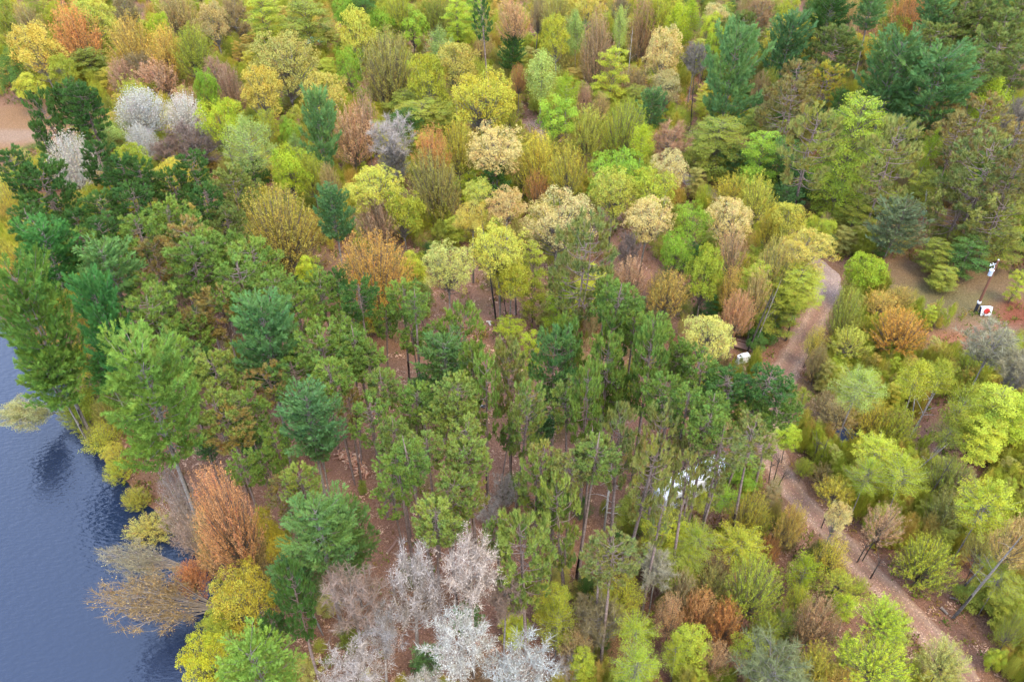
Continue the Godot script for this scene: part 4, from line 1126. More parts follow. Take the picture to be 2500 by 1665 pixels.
	tree("mv_big", -12.8, -120.7, 10.9, 14.0, 15.0, 4, "tanolive", 6.0, "wide olive-tan maple in front and right of the silver-white bare tree", "maples in spring colour")
	tree("sp", 46.3, -120.3, 5.8, 6.9, 8.0, 2, "teal", 2.8, "blue-green spruce behind and right of the cream roadside oak", "small spruces")
	tree("rp", -67.3, -120.2, 5.8, 7.5, 16.0, 7, "rpd", 5.9, "nearest dark green red pine right of the lone white-flowering tree", "red pines of the lakeside stand")
	tree("lg", -37.1, -119.8, 6.4, 10.0, 16.0, 4, "lime", 6.2, "lime green leafy tree behind and left of the blue-green pine with plumes", "round leafy trees")
	tree("rt", 48.1, -119.6, 9.3, 13.6, 22.0, 1, "rpt", 6.0, "open pine with a long bare trunk beside the tall lime tree's far side", "open pines with bare lower branches")
	tree("ly", 63.1, -118.9, 6.9, 7.4, 8.0, 12, "olive", 2.3, "nearest olive layered beech in front and right of the tall lime tree", "layered beeches of the thicket")
	tree("lg_big", 17.9, -118.8, 11.7, 11.1, 16.0, 6, "green", 1.4, "wide bright green dome before the upper road", "round leafy trees")
	tree("mv", -29.2, -118.0, 4.0, 6.4, 14.0, 6, "tan", 1.4, "tan maple behind and right of the blue-green pine with plumes", "maples in spring colour")
	tree("mv", 41.2, -117.8, 7.3, 9.0, 11.0, 1, "lemon", 1.2, "lemon green maple behind and right of the cream roadside oak", "maples in spring colour")
	tree("oak", 25.0, -116.8, 6.0, 7.4, 16.0, 4, "cream", 1.3, "cream oak behind and left of the upper bend of the road", "oaks coming into leaf")
	tree("ly", 57.1, -115.9, 7.1, 7.4, 8.0, 13, "olive", 3.9, "olive layered beech behind and right of the yellow oak over the road", "layered beeches of the thicket")
	tree("rt", 75.4, -115.3, 12.6, 12.3, 19.0, 2, "rpt", 5.7, "wide sparse greenish brown open pine in front and right of the pair of blue pines", "open pines with bare lower branches")
	tree("rt", 58.7, -114.5, 10.2, 13.2, 22.0, 3, "rpt", 5.3, "open pine with heavy bare trunk in front of the blue pair", "open pines with bare lower branches")
	tree("ly", 82.4, -114.2, 5.1, 12.9, 14.0, 2, "limeyel", 3.0, "yellow-lime layered beech behind the utility pole", "layered beeches of the thicket")
	tree("rt", 72.3, -113.7, 11.1, 10.5, 13.0, 4, "rpt", 4.1, "second nearest wide sparse greenish brown open pine behind the utility pole", "open pines with bare lower branches")
	tree("lg", 21.2, -113.0, 7.6, 7.2, 15.0, 3, "limeyel", 5.0, "yellow-lime leafy tree in front of the wide bright green dome", "round leafy trees")
	tree("oak_big", 16.0, -112.4, 8.3, 9.4, 16.0, 2, "lemon", 0.5, "lemon green oak in front and left of the wide bright green dome", "oaks coming into leaf")
	tree("rp", -48.3, -112.3, 6.0, 6.0, 18.1, 8, "rpd", 4.1, "nearest dark green red pine in front and right of the white flowering cluster", "red pines of the lakeside stand")
	tree("oak_big", -21.2, -110.8, 9.2, 8.7, 17.0, 3, "lemon", 5.7, "lemon green oak dome behind the blue-green pine", "oaks coming into leaf")
	tree("rp", -76.0, -110.6, 5.7, 7.0, 19.2, 9, "rpd", 4.9, "dark green red pine in front of the sandy clearing", "red pines of the lakeside stand")
	tree("rp", -71.7, -110.2, 9.9, 9.6, 16.9, 10, "rpd", 4.7, "broad dark red pine below the sandy clearing", "red pines of the lakeside stand")
	tree("oak", -17.1, -110.2, 6.7, 9.8, 14.0, 5, "yolive", 3.0, "yellow-olive oak behind and right of the broad orange maple", "oaks coming into leaf")
	tree("lg", 48.1, -109.6, 4.8, 5.6, 9.0, 4, "limeyel", 1.1, "yellow-lime leafy tree behind the yellow oak over the road", "round leafy trees")
	tree("rp", -52.1, -109.6, 6.5, 6.6, 16.3, 11, "rpd", 5.0, "second nearest dark green red pine in front and right of the white flowering cluster", "red pines of the lakeside stand")
	tree("rt", 76.1, -109.6, 6.6, 8.0, 19.0, 6, "rpb", 2.1, "brownish open pine behind the utility pole", "open pines with bare lower branches")
	tree("mv", -78.4, -109.6, 6.1, 6.7, 8.0, 6, "mustard", 5.0, "second nearest mustard maple in front and left of the lone white-flowering tree", "maples in spring colour")
	tree("rp", -43.3, -109.3, 8.0, 8.0, 17.1, 11, "rpo", 6.1, "dull olive red pine behind and left of the broad yellow maple", "red pines of the lakeside stand")
	tree("mv", -21.3, -108.3, 7.6, 8.4, 13.0, 2, "tanpink", 2.5, "pinkish tan maple behind the broad orange maple", "maples in spring colour")
	tree("rp", -58.2, -108.3, 6.6, 6.7, 19.3, 12, "rpd", 2.5, "second nearest dark green red pine right of the lone white-flowering tree", "red pines of the lakeside stand")
	tree("rp", -55.3, -107.9, 5.1, 6.3, 18.9, 13, "rpd", 5.9, "third nearest dark green red pine right of the lone white-flowering tree", "red pines of the lakeside stand")
	tree("rt", 75.1, -107.7, 8.9, 8.5, 13.0, 5, "rpt", 4.6, "nearest wide sparse greenish brown open pine behind the utility pole", "open pines with bare lower branches")
	tree("oak", -4.0, -107.6, 4.9, 5.1, 16.0, 4, "lemon", 1.1, "lemon green oak in front of the peach-cream oak dome", "oaks coming into leaf")
	tree("ly", 77.6, -107.1, 6.1, 7.4, 8.0, 14, "olive", 0.8, "olive layered beech behind the utility pole", "layered beeches of the thicket")
	tree("sp", 59.0, -106.5, 7.8, 7.5, 13.0, 0, "rpg", 0.9, "grey-green rounded spruce by the bare thin birch", "small spruces")
	tree("ly", 66.9, -106.5, 6.1, 5.5, 6.0, 15, "olive", 5.7, "second nearest olive layered beech behind and left of the utility pole", "layered beeches of the thicket")
	tree("mv", 39.6, -105.5, 4.6, 8.1, 13.0, 7, "mustard", 5.1, "mustard maple right of the cream roadside oak", "maples in spring colour")
	tree("lg", 27.0, -105.1, 6.2, 7.5, 14.0, 7, "green", 0.9, "bright green leafy tree in front of the upper bend of the road", "round leafy trees")
	tree("mv_big", -36.1, -105.0, 14.6, 14.9, 16.0, 0, "yellow", 5.2, "broad yellow brush-shaped maple behind the pines", "maples in spring colour")
	tree("ly", 71.2, -104.9, 7.2, 6.5, 7.0, 3, "darkgreen", 6.2, "dark green layered beech behind the utility pole", "layered beeches of the thicket")
	tree("oak_big", 32.9, -104.5, 8.9, 8.5, 15.0, 5, "cream", 4.1, "cream oak dome beside the upper bend of the road", "oaks coming into leaf")
	tree("oak", 41.9, -103.7, 7.1, 6.7, 14.0, 2, "mustard", 2.2, "mustard oak behind and left of the yellow oak over the road", "oaks coming into leaf")
	tree("oak_big", 6.9, -103.4, 11.7, 11.1, 17.0, 6, "cream", 3.4, "broad cream oak behind the tall open pine", "oaks coming into leaf")
	tree("oak", -6.1, -103.3, 5.6, 5.4, 15.0, 5, "yellow", 0.8, "pale yellow oak behind the open leaf litter", "oaks coming into leaf")
	tree("mv", -77.6, -103.1, 3.8, 6.3, 9.0, 8, "mustard", 0.1, "mustard maple behind and left of the towering shore pine", "maples in spring colour")
	tree("oak_big", 19.6, -102.6, 8.3, 7.9, 16.0, 7, "cream", 6.1, "cream oak in front and left of the upper bend of the road", "oaks coming into leaf")
	tree("oak", -0.8, -102.5, 6.0, 5.7, 17.0, 1, "tan", 4.1, "tan oak behind the open leaf litter", "oaks coming into leaf")
	tree("rp", -55.5, -102.3, 7.9, 7.9, 18.0, 14, "rpd", 3.3, "second nearest dark green red pine in front and right of the lone white-flowering tree", "red pines of the lakeside stand")
	tree("ly", 66.7, -101.9, 5.0, 3.6, 4.0, 16, "olive", 5.9, "nearest olive layered beech behind and left of the utility pole", "layered beeches of the thicket")
	tree("mv", -75.0, -101.6, 5.7, 6.3, 9.0, 9, "mustard", 2.7, "mustard maple behind the towering shore pine", "maples in spring colour")
	tree("rp", -43.5, -101.4, 5.6, 5.6, 18.5, 15, "rpd", 5.5, "dark green red pine left of the broad yellow maple", "red pines of the lakeside stand")
	tree("rp", -58.2, -99.8, 5.6, 5.9, 17.6, 16, "rpd", 5.2, "nearest dark green red pine in front and right of the lone white-flowering tree", "red pines of the lakeside stand")
	tree("br", 17.3, -99.4, 3.8, 6.8, 12.0, 2, "pinkgrey", 1.3, "pinkish grey bare tree right of the tall open pine", "bare trees")
	tree("lg", -14.9, -99.0, 4.5, 7.3, 9.0, 5, "limeyel", 1.6, "yellow-lime leafy tree right of the broad orange maple", "round leafy trees")
	tree("rp", -41.2, -98.4, 6.3, 6.3, 16.1, 12, "rpo", 1.8, "dull olive red pine left of the broad yellow maple", "red pines of the lakeside stand")
	tree("ly", 75.7, -98.0, 2.9, 5.6, 6.0, 3, "limeyel", 1.5, "small yellow-lime layered beech behind and right of the utility pole", "layered beeches of the thicket")
	tree("rp", -60.9, -97.7, 6.2, 6.2, 15.9, 17, "rpd", 3.7, "dark green red pine in front of the lone white-flowering tree", "red pines of the lakeside stand")
	tree("lg", -30.2, -97.6, 4.2, 5.6, 9.0, 5, "lime", 1.6, "round lime bush behind the pine stand, next to the broad orange maple", "round leafy trees")
	tree("wp", -24.7, -96.8, 5.1, 7.6, 20.0, 6, "teal", 2.6, "blue-green pine with plumes behind the broad orange maple", "soft-needled white pines")
	tree("lg", 51.5, -96.8, 6.3, 6.6, 10.0, 6, "lime", 0.8, "lime tree at the roadside between the road and the pole clearing", "round leafy trees")
	tree("lg", 23.3, -96.4, 4.8, 7.7, 15.0, 8, "green", 5.7, "bright green leafy tree left of the cream roadside oak", "round leafy trees")
	tree("rp", -43.9, -96.3, 6.1, 6.1, 16.8, 0, "rp", 2.2, "nearest mid green red pine left of the broad yellow maple", "red pines of the lakeside stand")
	tree("mv", -73.4, -95.7, 4.1, 6.0, 9.0, 5, "orange", 2.9, "orange maple behind and left of the towering shore pine", "maples in spring colour")
	tree("mv", 16.9, -94.6, 5.4, 6.8, 11.0, 3, "tanpink", 3.7, "pinkish tan maple right of the tall open pine", "maples in spring colour")
	tree("sp", -49.5, -94.2, 2.7, 4.1, 8.0, 3, "teal", 5.7, "small teal spruce in a dark gap between pines", "small spruces")
	tree("rp", -47.0, -94.2, 6.7, 6.7, 19.4, 1, "rp", 2.6, "second nearest mid green red pine left of the broad yellow maple", "red pines of the lakeside stand")
	tree("rp", -64.4, -94.0, 5.7, 5.8, 19.2, 18, "rpd", 5.8, "dark green red pine in front and left of the lone white-flowering tree", "red pines of the lakeside stand")
	tree("ly", 3.0, -93.4, 5.0, 13.0, 14.0, 0, "yolive", 3.2, "yellow-olive layered beech right of the open leaf litter", "layered beeches of the thicket")
	tree("mv", 31.5, -93.3, 5.0, 8.2, 16.0, 4, "rust", 3.3, "rust brown maple in front of the cream roadside oak", "maples in spring colour")
	tree("oak_big", 41.5, -92.5, 8.7, 5.4, 16.0, 6, "yellow", 3.3, "yellow oak with dark forked limbs hanging over the road", "oaks coming into leaf")
	tree("mv", 55.4, -92.4, 5.1, 3.6, 7.0, 2, "orangeyel", 0.1, "orange-yellow maple behind the wide glowing orange maple", "maples in spring colour")
	tree("ly", 11.1, -92.3, 5.2, 6.8, 11.0, 1, "yolive", 2.8, "yellow-olive layered beech in front and right of the tall open pine", "layered beeches of the thicket")
	tree("oak_big", -1.6, -92.0, 9.2, 9.0, 18.0, 5, "lemon", 1.1, "lemon oak on dark stems above the open leaf litter", "oaks coming into leaf")
	tree("mv", -72.8, -91.9, 3.3, 6.1, 7.0, 2, "brown", 0.0, "small brown maple behind and left of the towering shore pine", "maples in spring colour")
	tree("mv_big", 35.9, -91.6, 7.8, 12.1, 16.0, 5, "tanolive", 5.0, "olive-tan maple left of the pale bend of the dirt road", "maples in spring colour")
	tree("oak", -0.4, -91.0, 5.5, 6.5, 13.0, 6, "yolive", 1.1, "yellow-olive oak right of the open leaf litter", "oaks coming into leaf")
	tree("lg", 26.6, -90.6, 5.9, 10.5, 15.0, 6, "limeyel", 3.0, "lime-yellow tree with dense upright crown above the wooden frame", "round leafy trees")
	tree("mv", 51.7, -90.5, 6.3, 4.5, 8.0, 3, "orangeyel", 4.6, "orange-yellow maple behind and left of the wide glowing orange maple", "maples in spring colour")
	tree("ly", -12.7, -90.5, 4.2, 5.7, 9.0, 17, "olive", 3.5, "olive layered beech in front and right of the broad orange maple", "layered beeches of the thicket")
	tree("mv", 20.9, -90.5, 6.8, 7.5, 12.0, 4, "orangeyel", 2.0, "orange-yellow maple right of the tall open pine", "maples in spring colour")
	tree("mv_big", -19.4, -90.3, 9.4, 10.2, 11.0, 10, "mustard", 3.3, "wide mustard maple in front of the broad orange maple", "maples in spring colour")
	tree("rp", -35.8, -90.2, 6.7, 6.7, 17.8, 2, "rp", 3.5, "nearest mid green red pine in front and left of the broad yellow maple", "red pines of the lakeside stand")
	tree("mv_big", -19.1, -89.9, 12.4, 13.7, 17.0, 0, "amber", 4.9, "broad orange maple with upright glowing twigs", "maples in spring colour")
	tree("ly", 33.0, -89.8, 4.3, 8.1, 13.0, 4, "limeyel", 0.7, "yellow-lime layered beech left of the pale bend of the dirt road", "layered beeches of the thicket")
	tree("mv", 30.1, -89.7, 4.2, 8.1, 13.0, 5, "orangeyel", 3.5, "orange-yellow maple in front of the cream roadside oak", "maples in spring colour")
	tree("ly_big", 39.5, -88.9, 7.1, 6.8, 13.0, 2, "yolive", 1.6, "yellow-olive layered beech left of the pale bend of the dirt road", "layered beeches of the thicket")
	tree("ly", 6.0, -88.3, 4.6, 11.2, 12.0, 2, "lime", 1.7, "lime green layered beech behind and right of the bright lime bush", "layered beeches of the thicket")
	tree("ly", 37.2, -88.3, 6.7, 7.3, 9.0, 18, "olive", 4.8, "olive layered beech in front and left of the pale bend of the dirt road", "layered beeches of the thicket")
	tree("sb", 36.2, -88.1, 3.5, 3.7, 4.0, 0, "darkgreen", 3.2, "dark green bush behind and right of the wooden frame", "low bushes")
	tree("rp", -47.9, -88.1, 6.1, 6.1, 20.3, 3, "rp", 3.5, "mid green red pine in front and right of the lone white-flowering tree", "red pines of the lakeside stand")
	tree("rp", -51.6, -88.0, 5.7, 5.7, 20.4, 19, "rpd", 4.8, "third nearest dark green red pine in front and right of the lone white-flowering tree", "red pines of the lakeside stand")
	tree("oak_big", -8.8, -87.9, 7.7, 7.7, 17.0, 0, "lemonp", 5.7, "pale lemon oak whose trunk stands on bare leaf litter", "oaks coming into leaf")
	tree("mv", 33.4, -87.5, 4.1, 8.1, 13.0, 7, "tan", 2.8, "tan maple left of the pale bend of the dirt road", "maples in spring colour")
	tree("lg", -0.2, -87.4, 4.4, 2.9, 5.0, 7, "lime", 3.8, "bright lime bush on the open leaf litter", "round leafy trees")
	tree("rt", -42.9, -86.8, 6.9, 6.6, 20.4, 7, "rpb", 3.2, "brownish open pine left of the broad yellow maple", "open pines with bare lower branches")
	tree("rp", -54.1, -86.7, 5.8, 5.8, 20.1, 4, "rp", 3.2, "mid green red pine in front of the lone white-flowering tree", "red pines of the lakeside stand")
	tree("sb", 33.9, -86.5, 3.2, 3.7, 4.0, 1, "darkgreen", 4.4, "dark green bush behind the wooden frame", "low bushes")
	tree("rt", -46.9, -86.4, 5.6, 5.9, 18.1, 8, "rpb", 2.8, "brownish open pine behind and right of the towering shore pine", "open pines with bare lower branches")
	tree("mv", 49.8, -86.4, 4.7, 5.2, 7.0, 7, "yolive", 3.3, "yellow-olive maple left of the wide glowing orange maple", "maples in spring colour")
	tree("mv", 45.5, -86.0, 4.8, 9.6, 12.0, 2, "lemon", 3.0, "lemon green maple in front and right of the pale bend of the dirt road", "maples in spring colour")
	tree("rp", -37.7, -85.3, 6.4, 6.4, 20.1, 5, "rp", 5.9, "second nearest mid green red pine in front and left of the broad yellow maple", "red pines of the lakeside stand")
	tree("rp", -32.0, -84.1, 6.8, 6.8, 19.4, 6, "rp", 4.4, "mid green red pine in front of the broad yellow maple", "red pines of the lakeside stand")
	tree("rt", 8.2, -83.1, 8.7, 13.9, 23.2, 6, "rpt", 5.5, "tall open pine in front of the broad cream oak", "open pines with bare lower branches")
	tree("mv", 40.2, -83.0, 3.6, 5.6, 8.0, 11, "mustard", 5.9, "mustard maple in front of the pale bend of the dirt road", "maples in spring colour")
	tree("rp", -21.3, -82.9, 3.4, 4.7, 16.1, 20, "rpd", 1.6, "dark green red pine in front and left of the broad orange maple", "red pines of the lakeside stand")
	tree("wp", -57.3, -82.8, 8.7, 8.7, 22.0, 0, "green_p", 3.5, "wide green soft-needled pine behind the towering shore pine", "soft-needled white pines")
	tree("mv_big", 51.9, -82.6, 8.4, 6.0, 10.0, 0, "orangeb", 5.9, "wide glowing orange maple below the pole clearing", "maples in spring colour")
	tree("wp", -48.6, -82.0, 7.6, 7.6, 21.0, 1, "tealg", 5.3, "blue-green pine with rounded top behind the yellow shore oak", "soft-needled white pines")
	tree("mv", 29.0, -81.7, 4.6, 6.5, 13.0, 0, "orangep", 0.9, "peach-orange maple beside the leaning thin trunks", "maples in spring colour")
	tree("rp", -38.7, -81.2, 7.2, 7.2, 21.5, 7, "rp", 0.8, "third nearest mid green red pine in front and left of the broad yellow maple", "red pines of the lakeside stand")
	tree("rp", -45.9, -80.8, 4.0, 4.0, 16.8, 8, "rp", 2.8, "mid green red pine right of the towering shore pine", "red pines of the lakeside stand")
	tree("mv", 57.0, -80.5, 5.0, 5.5, 6.0, 12, "mustard", 0.5, "mustard maple in front and right of the wide glowing orange maple", "maples in spring colour")
	tree("mv", 44.1, -80.4, 5.6, 4.4, 9.0, 3, "lemon", 1.5, "lemon green maple behind the pale lime dome", "maples in spring colour")
	tree("rp", -23.0, -79.8, 5.9, 6.2, 17.1, 9, "rp", 0.5, "mid green red pine in front and left of the broad orange maple", "red pines of the lakeside stand")
	tree("oak", -54.8, -79.7, 3.7, 9.8, 15.0, 7, "yellow", 4.2, "narrow yellow oak squeezed between two shore pines", "oaks coming into leaf")
	tree("mv", 40.3, -79.5, 3.3, 5.9, 7.0, 8, "tan", 4.9, "small tan maple behind and left of the pale lime dome", "maples in spring colour")
	tree("rt", -33.6, -79.0, 7.6, 7.2, 21.0, 0, "rp", 5.6, "mid green open pine behind and left of the clear blue-green middle pine", "open pines with bare lower branches")
	tree("rp", 11.3, -78.6, 3.5, 4.4, 18.5, 10, "rp", 1.0, "nearest mid green red pine in front and right of the tall open pine", "red pines of the lakeside stand")
	tree("oak_big", 23.7, -78.3, 7.3, 6.9, 13.0, 1, "lemonp", 4.5, "pale lime-yellow crown behind the wooden frame", "oaks coming into leaf")
	tree("rt", -35.5, -77.8, 7.0, 6.7, 17.2, 9, "rpb", 4.1, "brownish open pine behind and left of the clear blue-green middle pine", "open pines with bare lower branches")
	tree("mv", 59.6, -77.3, 5.4, 5.9, 7.0, 8, "yolive", 0.9, "yellow-olive maple in front and left of the grey lichen-covered tree", "maples in spring colour")
	tree("rp", -13.4, -77.1, 4.6, 5.0, 19.4, 11, "rp", 5.5, "mid green red pine in front and right of the broad orange maple", "red pines of the lakeside stand")
	tree("rp", -30.9, -76.7, 5.2, 5.2, 18.4, 12, "rp", 6.1, "nearest mid green red pine behind the clear blue-green middle pine", "red pines of the lakeside stand")
	tree("oak", -53.9, -76.5, 4.7, 6.9, 10.0, 3, "mustard", 1.4, "mustard oak in front and right of the towering shore pine", "oaks coming into leaf")
	tree("rp", -19.0, -76.2, 4.5, 4.5, 15.9, 13, "rp", 6.0, "second nearest mid green red pine in front of the broad orange maple", "red pines of the lakeside stand")
	tree("rp", -27.6, -76.0, 5.6, 5.6, 20.1, 14, "rp", 2.5, "second nearest mid green red pine behind the clear blue-green middle pine", "red pines of the lakeside stand")
	tree("rp", -16.1, -75.9, 3.5, 4.1, 15.9, 15, "rp", 3.1, "nearest mid green red pine in front of the broad orange maple", "red pines of the lakeside stand")
	tree("ly", 2.4, -75.8, 3.5, 9.2, 12.0, 3, "lime", 6.2, "lime green layered beech in front and right of the bright lime bush", "layered beeches of the thicket")
	tree("rt", -37.2, -75.3, 4.8, 5.1, 16.3, 10, "rpb", 5.2, "brownish open pine left of the clear blue-green middle pine", "open pines with bare lower branches")
	tree("rp", -25.7, -74.9, 6.2, 7.1, 18.5, 16, "rp", 1.0, "mid green red pine behind and right of the clear blue-green middle pine", "red pines of the lakeside stand")
	tree("rp", 13.3, -74.7, 5.1, 5.1, 18.3, 17, "rp", 2.7, "third nearest mid green red pine in front and right of the tall open pine", "red pines of the lakeside stand")
	tree("rp", -42.0, -74.2, 5.0, 5.4, 16.4, 0, "rpl", 3.2, "light green red pine behind the giant leaning shore pine", "red pines of the lakeside stand")
	tree("rp", -17.4, -74.0, 4.7, 4.7, 20.5, 21, "rpd", 2.1, "dark green red pine in front of the broad orange maple", "red pines of the lakeside stand")
	tree("br", 57.6, -73.8, 7.8, 5.6, 14.0, 0, "lichen", 1.2, "grey lichen-covered tree with long dark trunk before the red soil", "bare trees")
	tree("rt", -6.6, -73.7, 6.0, 10.2, 17.0, 1, "rp", 2.0, "open pine with a pinkish trunk rising over the scattered logs", "open pines with bare lower branches")
	tree("rp", -40.8, -73.6, 7.8, 7.8, 19.8, 18, "rp", 4.5, "mid green red pine behind the giant leaning shore pine", "red pines of the lakeside stand")
	tree("lg", -52.9, -73.5, 6.0, 5.6, 6.0, 2, "yolive", 0.1, "yellow-olive leafy tree left of the giant leaning shore pine", "round leafy trees")
	tree("mv", -55.9, -73.4, 4.8, 3.7, 4.0, 9, "yolive", 3.5, "nearest yellow-olive maple right of the feathery leaning tree", "maples in spring colour")
	tree("rp", -8.4, -73.1, 3.4, 3.7, 15.7, 19, "rp", 2.8, "small mid green red pine behind the bright upswept teal pine", "red pines of the lakeside stand")
	tree("rp", -37.7, -73.0, 5.6, 5.6, 15.8, 20, "rp", 0.1, "mid green red pine left of the clear blue-green middle pine", "red pines of the lakeside stand")
	tree("rp", -11.2, -72.9, 3.4, 3.4, 14.8, 21, "rp", 2.1, "nearest small mid green red pine behind and left of the bright upswept teal pine", "red pines of the lakeside stand")
	tree("mv", 39.4, -72.8, 4.3, 4.7, 5.0, 3, "brown", 3.9, "brown maple in front and left of the pale lime dome", "maples in spring colour")
	tree("sl", 36.4, -72.5, 2.2, 3.1, 6.0, 0, "limeyel", 3.2, "small yellow-lime loose sapling left of the pale lime dome", "loose young trees of the roadside thicket")
	tree("mv", -53.7, -71.9, 6.2, 3.7, 4.0, 10, "yolive", 0.4, "second nearest yellow-olive maple right of the feathery leaning tree", "maples in spring colour")
	tree("mv", -50.8, -71.5, 3.6, 4.7, 5.0, 6, "tanolive", 6.2, "olive-tan maple left of the giant leaning shore pine", "maples in spring colour")
	tree("rp", 10.3, -71.5, 5.5, 5.5, 21.5, 22, "rp", 5.0, "second nearest mid green red pine in front and right of the tall open pine", "red pines of the lakeside stand")
	tree("wp", -47.8, -71.5, 4.0, 4.7, 12.0, 1, "green_p", 6.1, "green soft-needled pine behind and left of the giant leaning shore pine", "soft-needled white pines")
	tree("wp", -45.4, -71.0, 5.8, 12.5, 23.0, 2, "green_p", 0.7, "green soft-needled pine right of the towering shore pine", "soft-needled white pines")
	tree("rp", -19.4, -70.6, 3.8, 5.0, 19.1, 23, "rp", 1.7, "second nearest mid green red pine right of the clear blue-green middle pine", "red pines of the lakeside stand")
	tree("br", 57.8, -70.6, 4.7, 4.7, 14.0, 1, "lichen", 0.2, "lichen grey bare tree in front and right of the grey lichen-covered tree", "bare trees")
	tree("rp", -11.2, -70.3, 3.2, 3.8, 20.9, 24, "rp", 4.9, "second nearest small mid green red pine behind and left of the bright upswept teal pine", "red pines of the lakeside stand")
	tree("rp", 7.9, -69.3, 3.7, 9.8, 19.5, 25, "rp", 1.7, "nearest mid green red pine right of the bright lime bush", "red pines of the lakeside stand")
	tree("br", 58.7, -69.3, 3.5, 5.1, 13.0, 3, "grey", 0.8, "grey bare tree in front and right of the grey lichen-covered tree", "bare trees")
	tree("rp", 13.5, -69.2, 3.2, 4.1, 19.4, 26, "rp", 2.7, "small mid green red pine in front and right of the tall open pine", "red pines of the lakeside stand")
	tree("rp", 10.7, -69.2, 3.7, 10.2, 20.3, 27, "rp", 5.7, "mid green red pine in front of the tall open pine", "red pines of the lakeside stand")
	tree("mv", 39.5, -68.8, 5.3, 3.8, 7.0, 9, "tan", 5.1, "tan maple behind the dark tarp shelter", "maples in spring colour")
	tree("wp", -51.7, -68.6, 8.5, 15.2, 26.0, 0, "greenl", 1.6, "towering green pine at the water's edge, its branches over the lake", "soft-needled white pines")
	tree("wp", -10.6, -68.5, 4.0, 4.0, 11.0, 7, "teal", 0.9, "blue-green soft-needled pine in front and left of the bright upswept teal pine", "soft-needled white pines")
	tree("mv_big", 43.0, -68.4, 6.9, 7.4, 8.0, 13, "mustard", 5.8, "mustard maple in front and right of the pale lime dome", "maples in spring colour")
	tree("rp", -35.3, -68.4, 4.4, 4.4, 15.8, 22, "rpd", 3.6, "dark green red pine behind and right of the giant leaning shore pine", "red pines of the lakeside stand")
	tree("wp", -8.5, -68.3, 6.3, 6.3, 17.0, 0, "tealb", 4.4, "bright teal pine with upswept branches beside the scattered logs", "soft-needled white pines")
	tree("mv", -50.4, -68.3, 5.4, 3.7, 4.0, 11, "yolive", 0.6, "nearest yellow-olive maple in front and left of the giant leaning shore pine", "maples in spring colour")
	tree("wp", -27.6, -68.2, 7.9, 10.6, 22.0, 2, "tealg", 0.4, "blue-green pine rising clear from the middle of the pine stand", "soft-needled white pines")
	tree("as", 48.9, -68.1, 4.2, 5.0, 14.0, 0, "yolive", 4.3, "yellow-olive aspen in front and right of the wide glowing orange maple", "pale-stemmed aspens")
	tree("as", 46.9, -68.1, 4.6, 5.6, 14.0, 1, "yolive", 2.7, "yellow-olive aspen in front of the wide glowing orange maple", "pale-stemmed aspens")
	tree("wp", -51.8, -67.9, 7.3, 7.3, 16.0, 1, "greenl", 0.5, "fresh green soft-needled pine in front of the towering shore pine", "soft-needled white pines")
	tree("rp", -21.5, -67.9, 6.5, 6.5, 19.2, 28, "rp", 5.9, "nearest mid green red pine right of the clear blue-green middle pine", "red pines of the lakeside stand")
	tree("as_big", 39.4, -67.5, 7.4, 5.8, 14.0, 0, "palelime", 4.0, "pale lime dome with white bare twigs beside the road", "pale-stemmed aspens")
	tree("rp", 19.1, -67.3, 3.2, 4.4, 17.4, 29, "rp", 5.0, "nearest small mid green red pine left of the wooden frame", "red pines of the lakeside stand")
	tree("rp", 15.2, -67.0, 4.5, 4.5, 21.4, 30, "rp", 0.5, "mid green red pine left of the wooden frame", "red pines of the lakeside stand")
	tree("rp", -4.0, -67.0, 3.1, 9.4, 18.7, 31, "rp", 5.4, "small mid green red pine right of the bright upswept teal pine", "red pines of the lakeside stand")
	tree("mv", 45.0, -66.9, 5.8, 6.4, 8.0, 12, "yolive", 0.4, "yellow-olive maple in front and right of the pale lime dome", "maples in spring colour")
	tree("wil", -57.5, -75.1, 4.5, 8.5, 11.7, 0, "palegold", 5.4, "feathery pale tree with white limbs leaning over the lake", "trees leaning over the lake", Vector3(-0.24, 0.66, 0.71))
	tree("rp", -16.4, -66.6, 4.0, 4.0, 19.6, 32, "rp", 2.8, "second nearest mid green red pine left of the bright upswept teal pine", "red pines of the lakeside stand")
	tree("ly", 55.0, -66.3, 6.0, 7.4, 12.0, 5, "limeyel", 2.1, "yellow-lime layered beech in front of the grey lichen-covered tree", "layered beeches of the thicket")
	tree("rp", 4.8, -66.2, 5.5, 9.7, 19.5, 0, "tealg", 3.5, "soft blue-green red pine in front and right of the bright lime bush", "red pines of the lakeside stand")
	tree("rp", -15.1, -65.8, 4.2, 4.3, 17.6, 33, "rp", 5.8, "nearest mid green red pine left of the bright upswept teal pine", "red pines of the lakeside stand")
	tree("as", 50.6, -65.8, 5.0, 6.4, 13.0, 2, "yolive", 1.7, "yellow-olive aspen in front and left of the grey lichen-covered tree", "pale-stemmed aspens")
	tree("rp", -36.2, -65.6, 4.4, 4.4, 19.0, 34, "rp", 0.8, "mid green red pine behind and right of the giant leaning shore pine", "red pines of the lakeside stand")
	tree("rp", 17.7, -65.4, 3.1, 5.1, 18.7, 35, "rp", 3.3, "second nearest small mid green red pine left of the wooden frame", "red pines of the lakeside stand")
	tree("ly", 56.9, -65.3, 5.1, 7.3, 11.0, 4, "lime", 1.5, "lime green layered beech in front of the grey lichen-covered tree", "layered beeches of the thicket")
	tree("ly", 32.5, -65.3, 3.1, 3.5, 6.0, 5, "lime", 0.7, "small lime green layered beech left of the dark tarp shelter", "layered beeches of the thicket")
	tree("rp", -18.1, -65.2, 4.0, 4.3, 18.6, 36, "rp", 1.0, "third nearest mid green red pine right of the clear blue-green middle pine", "red pines of the lakeside stand")
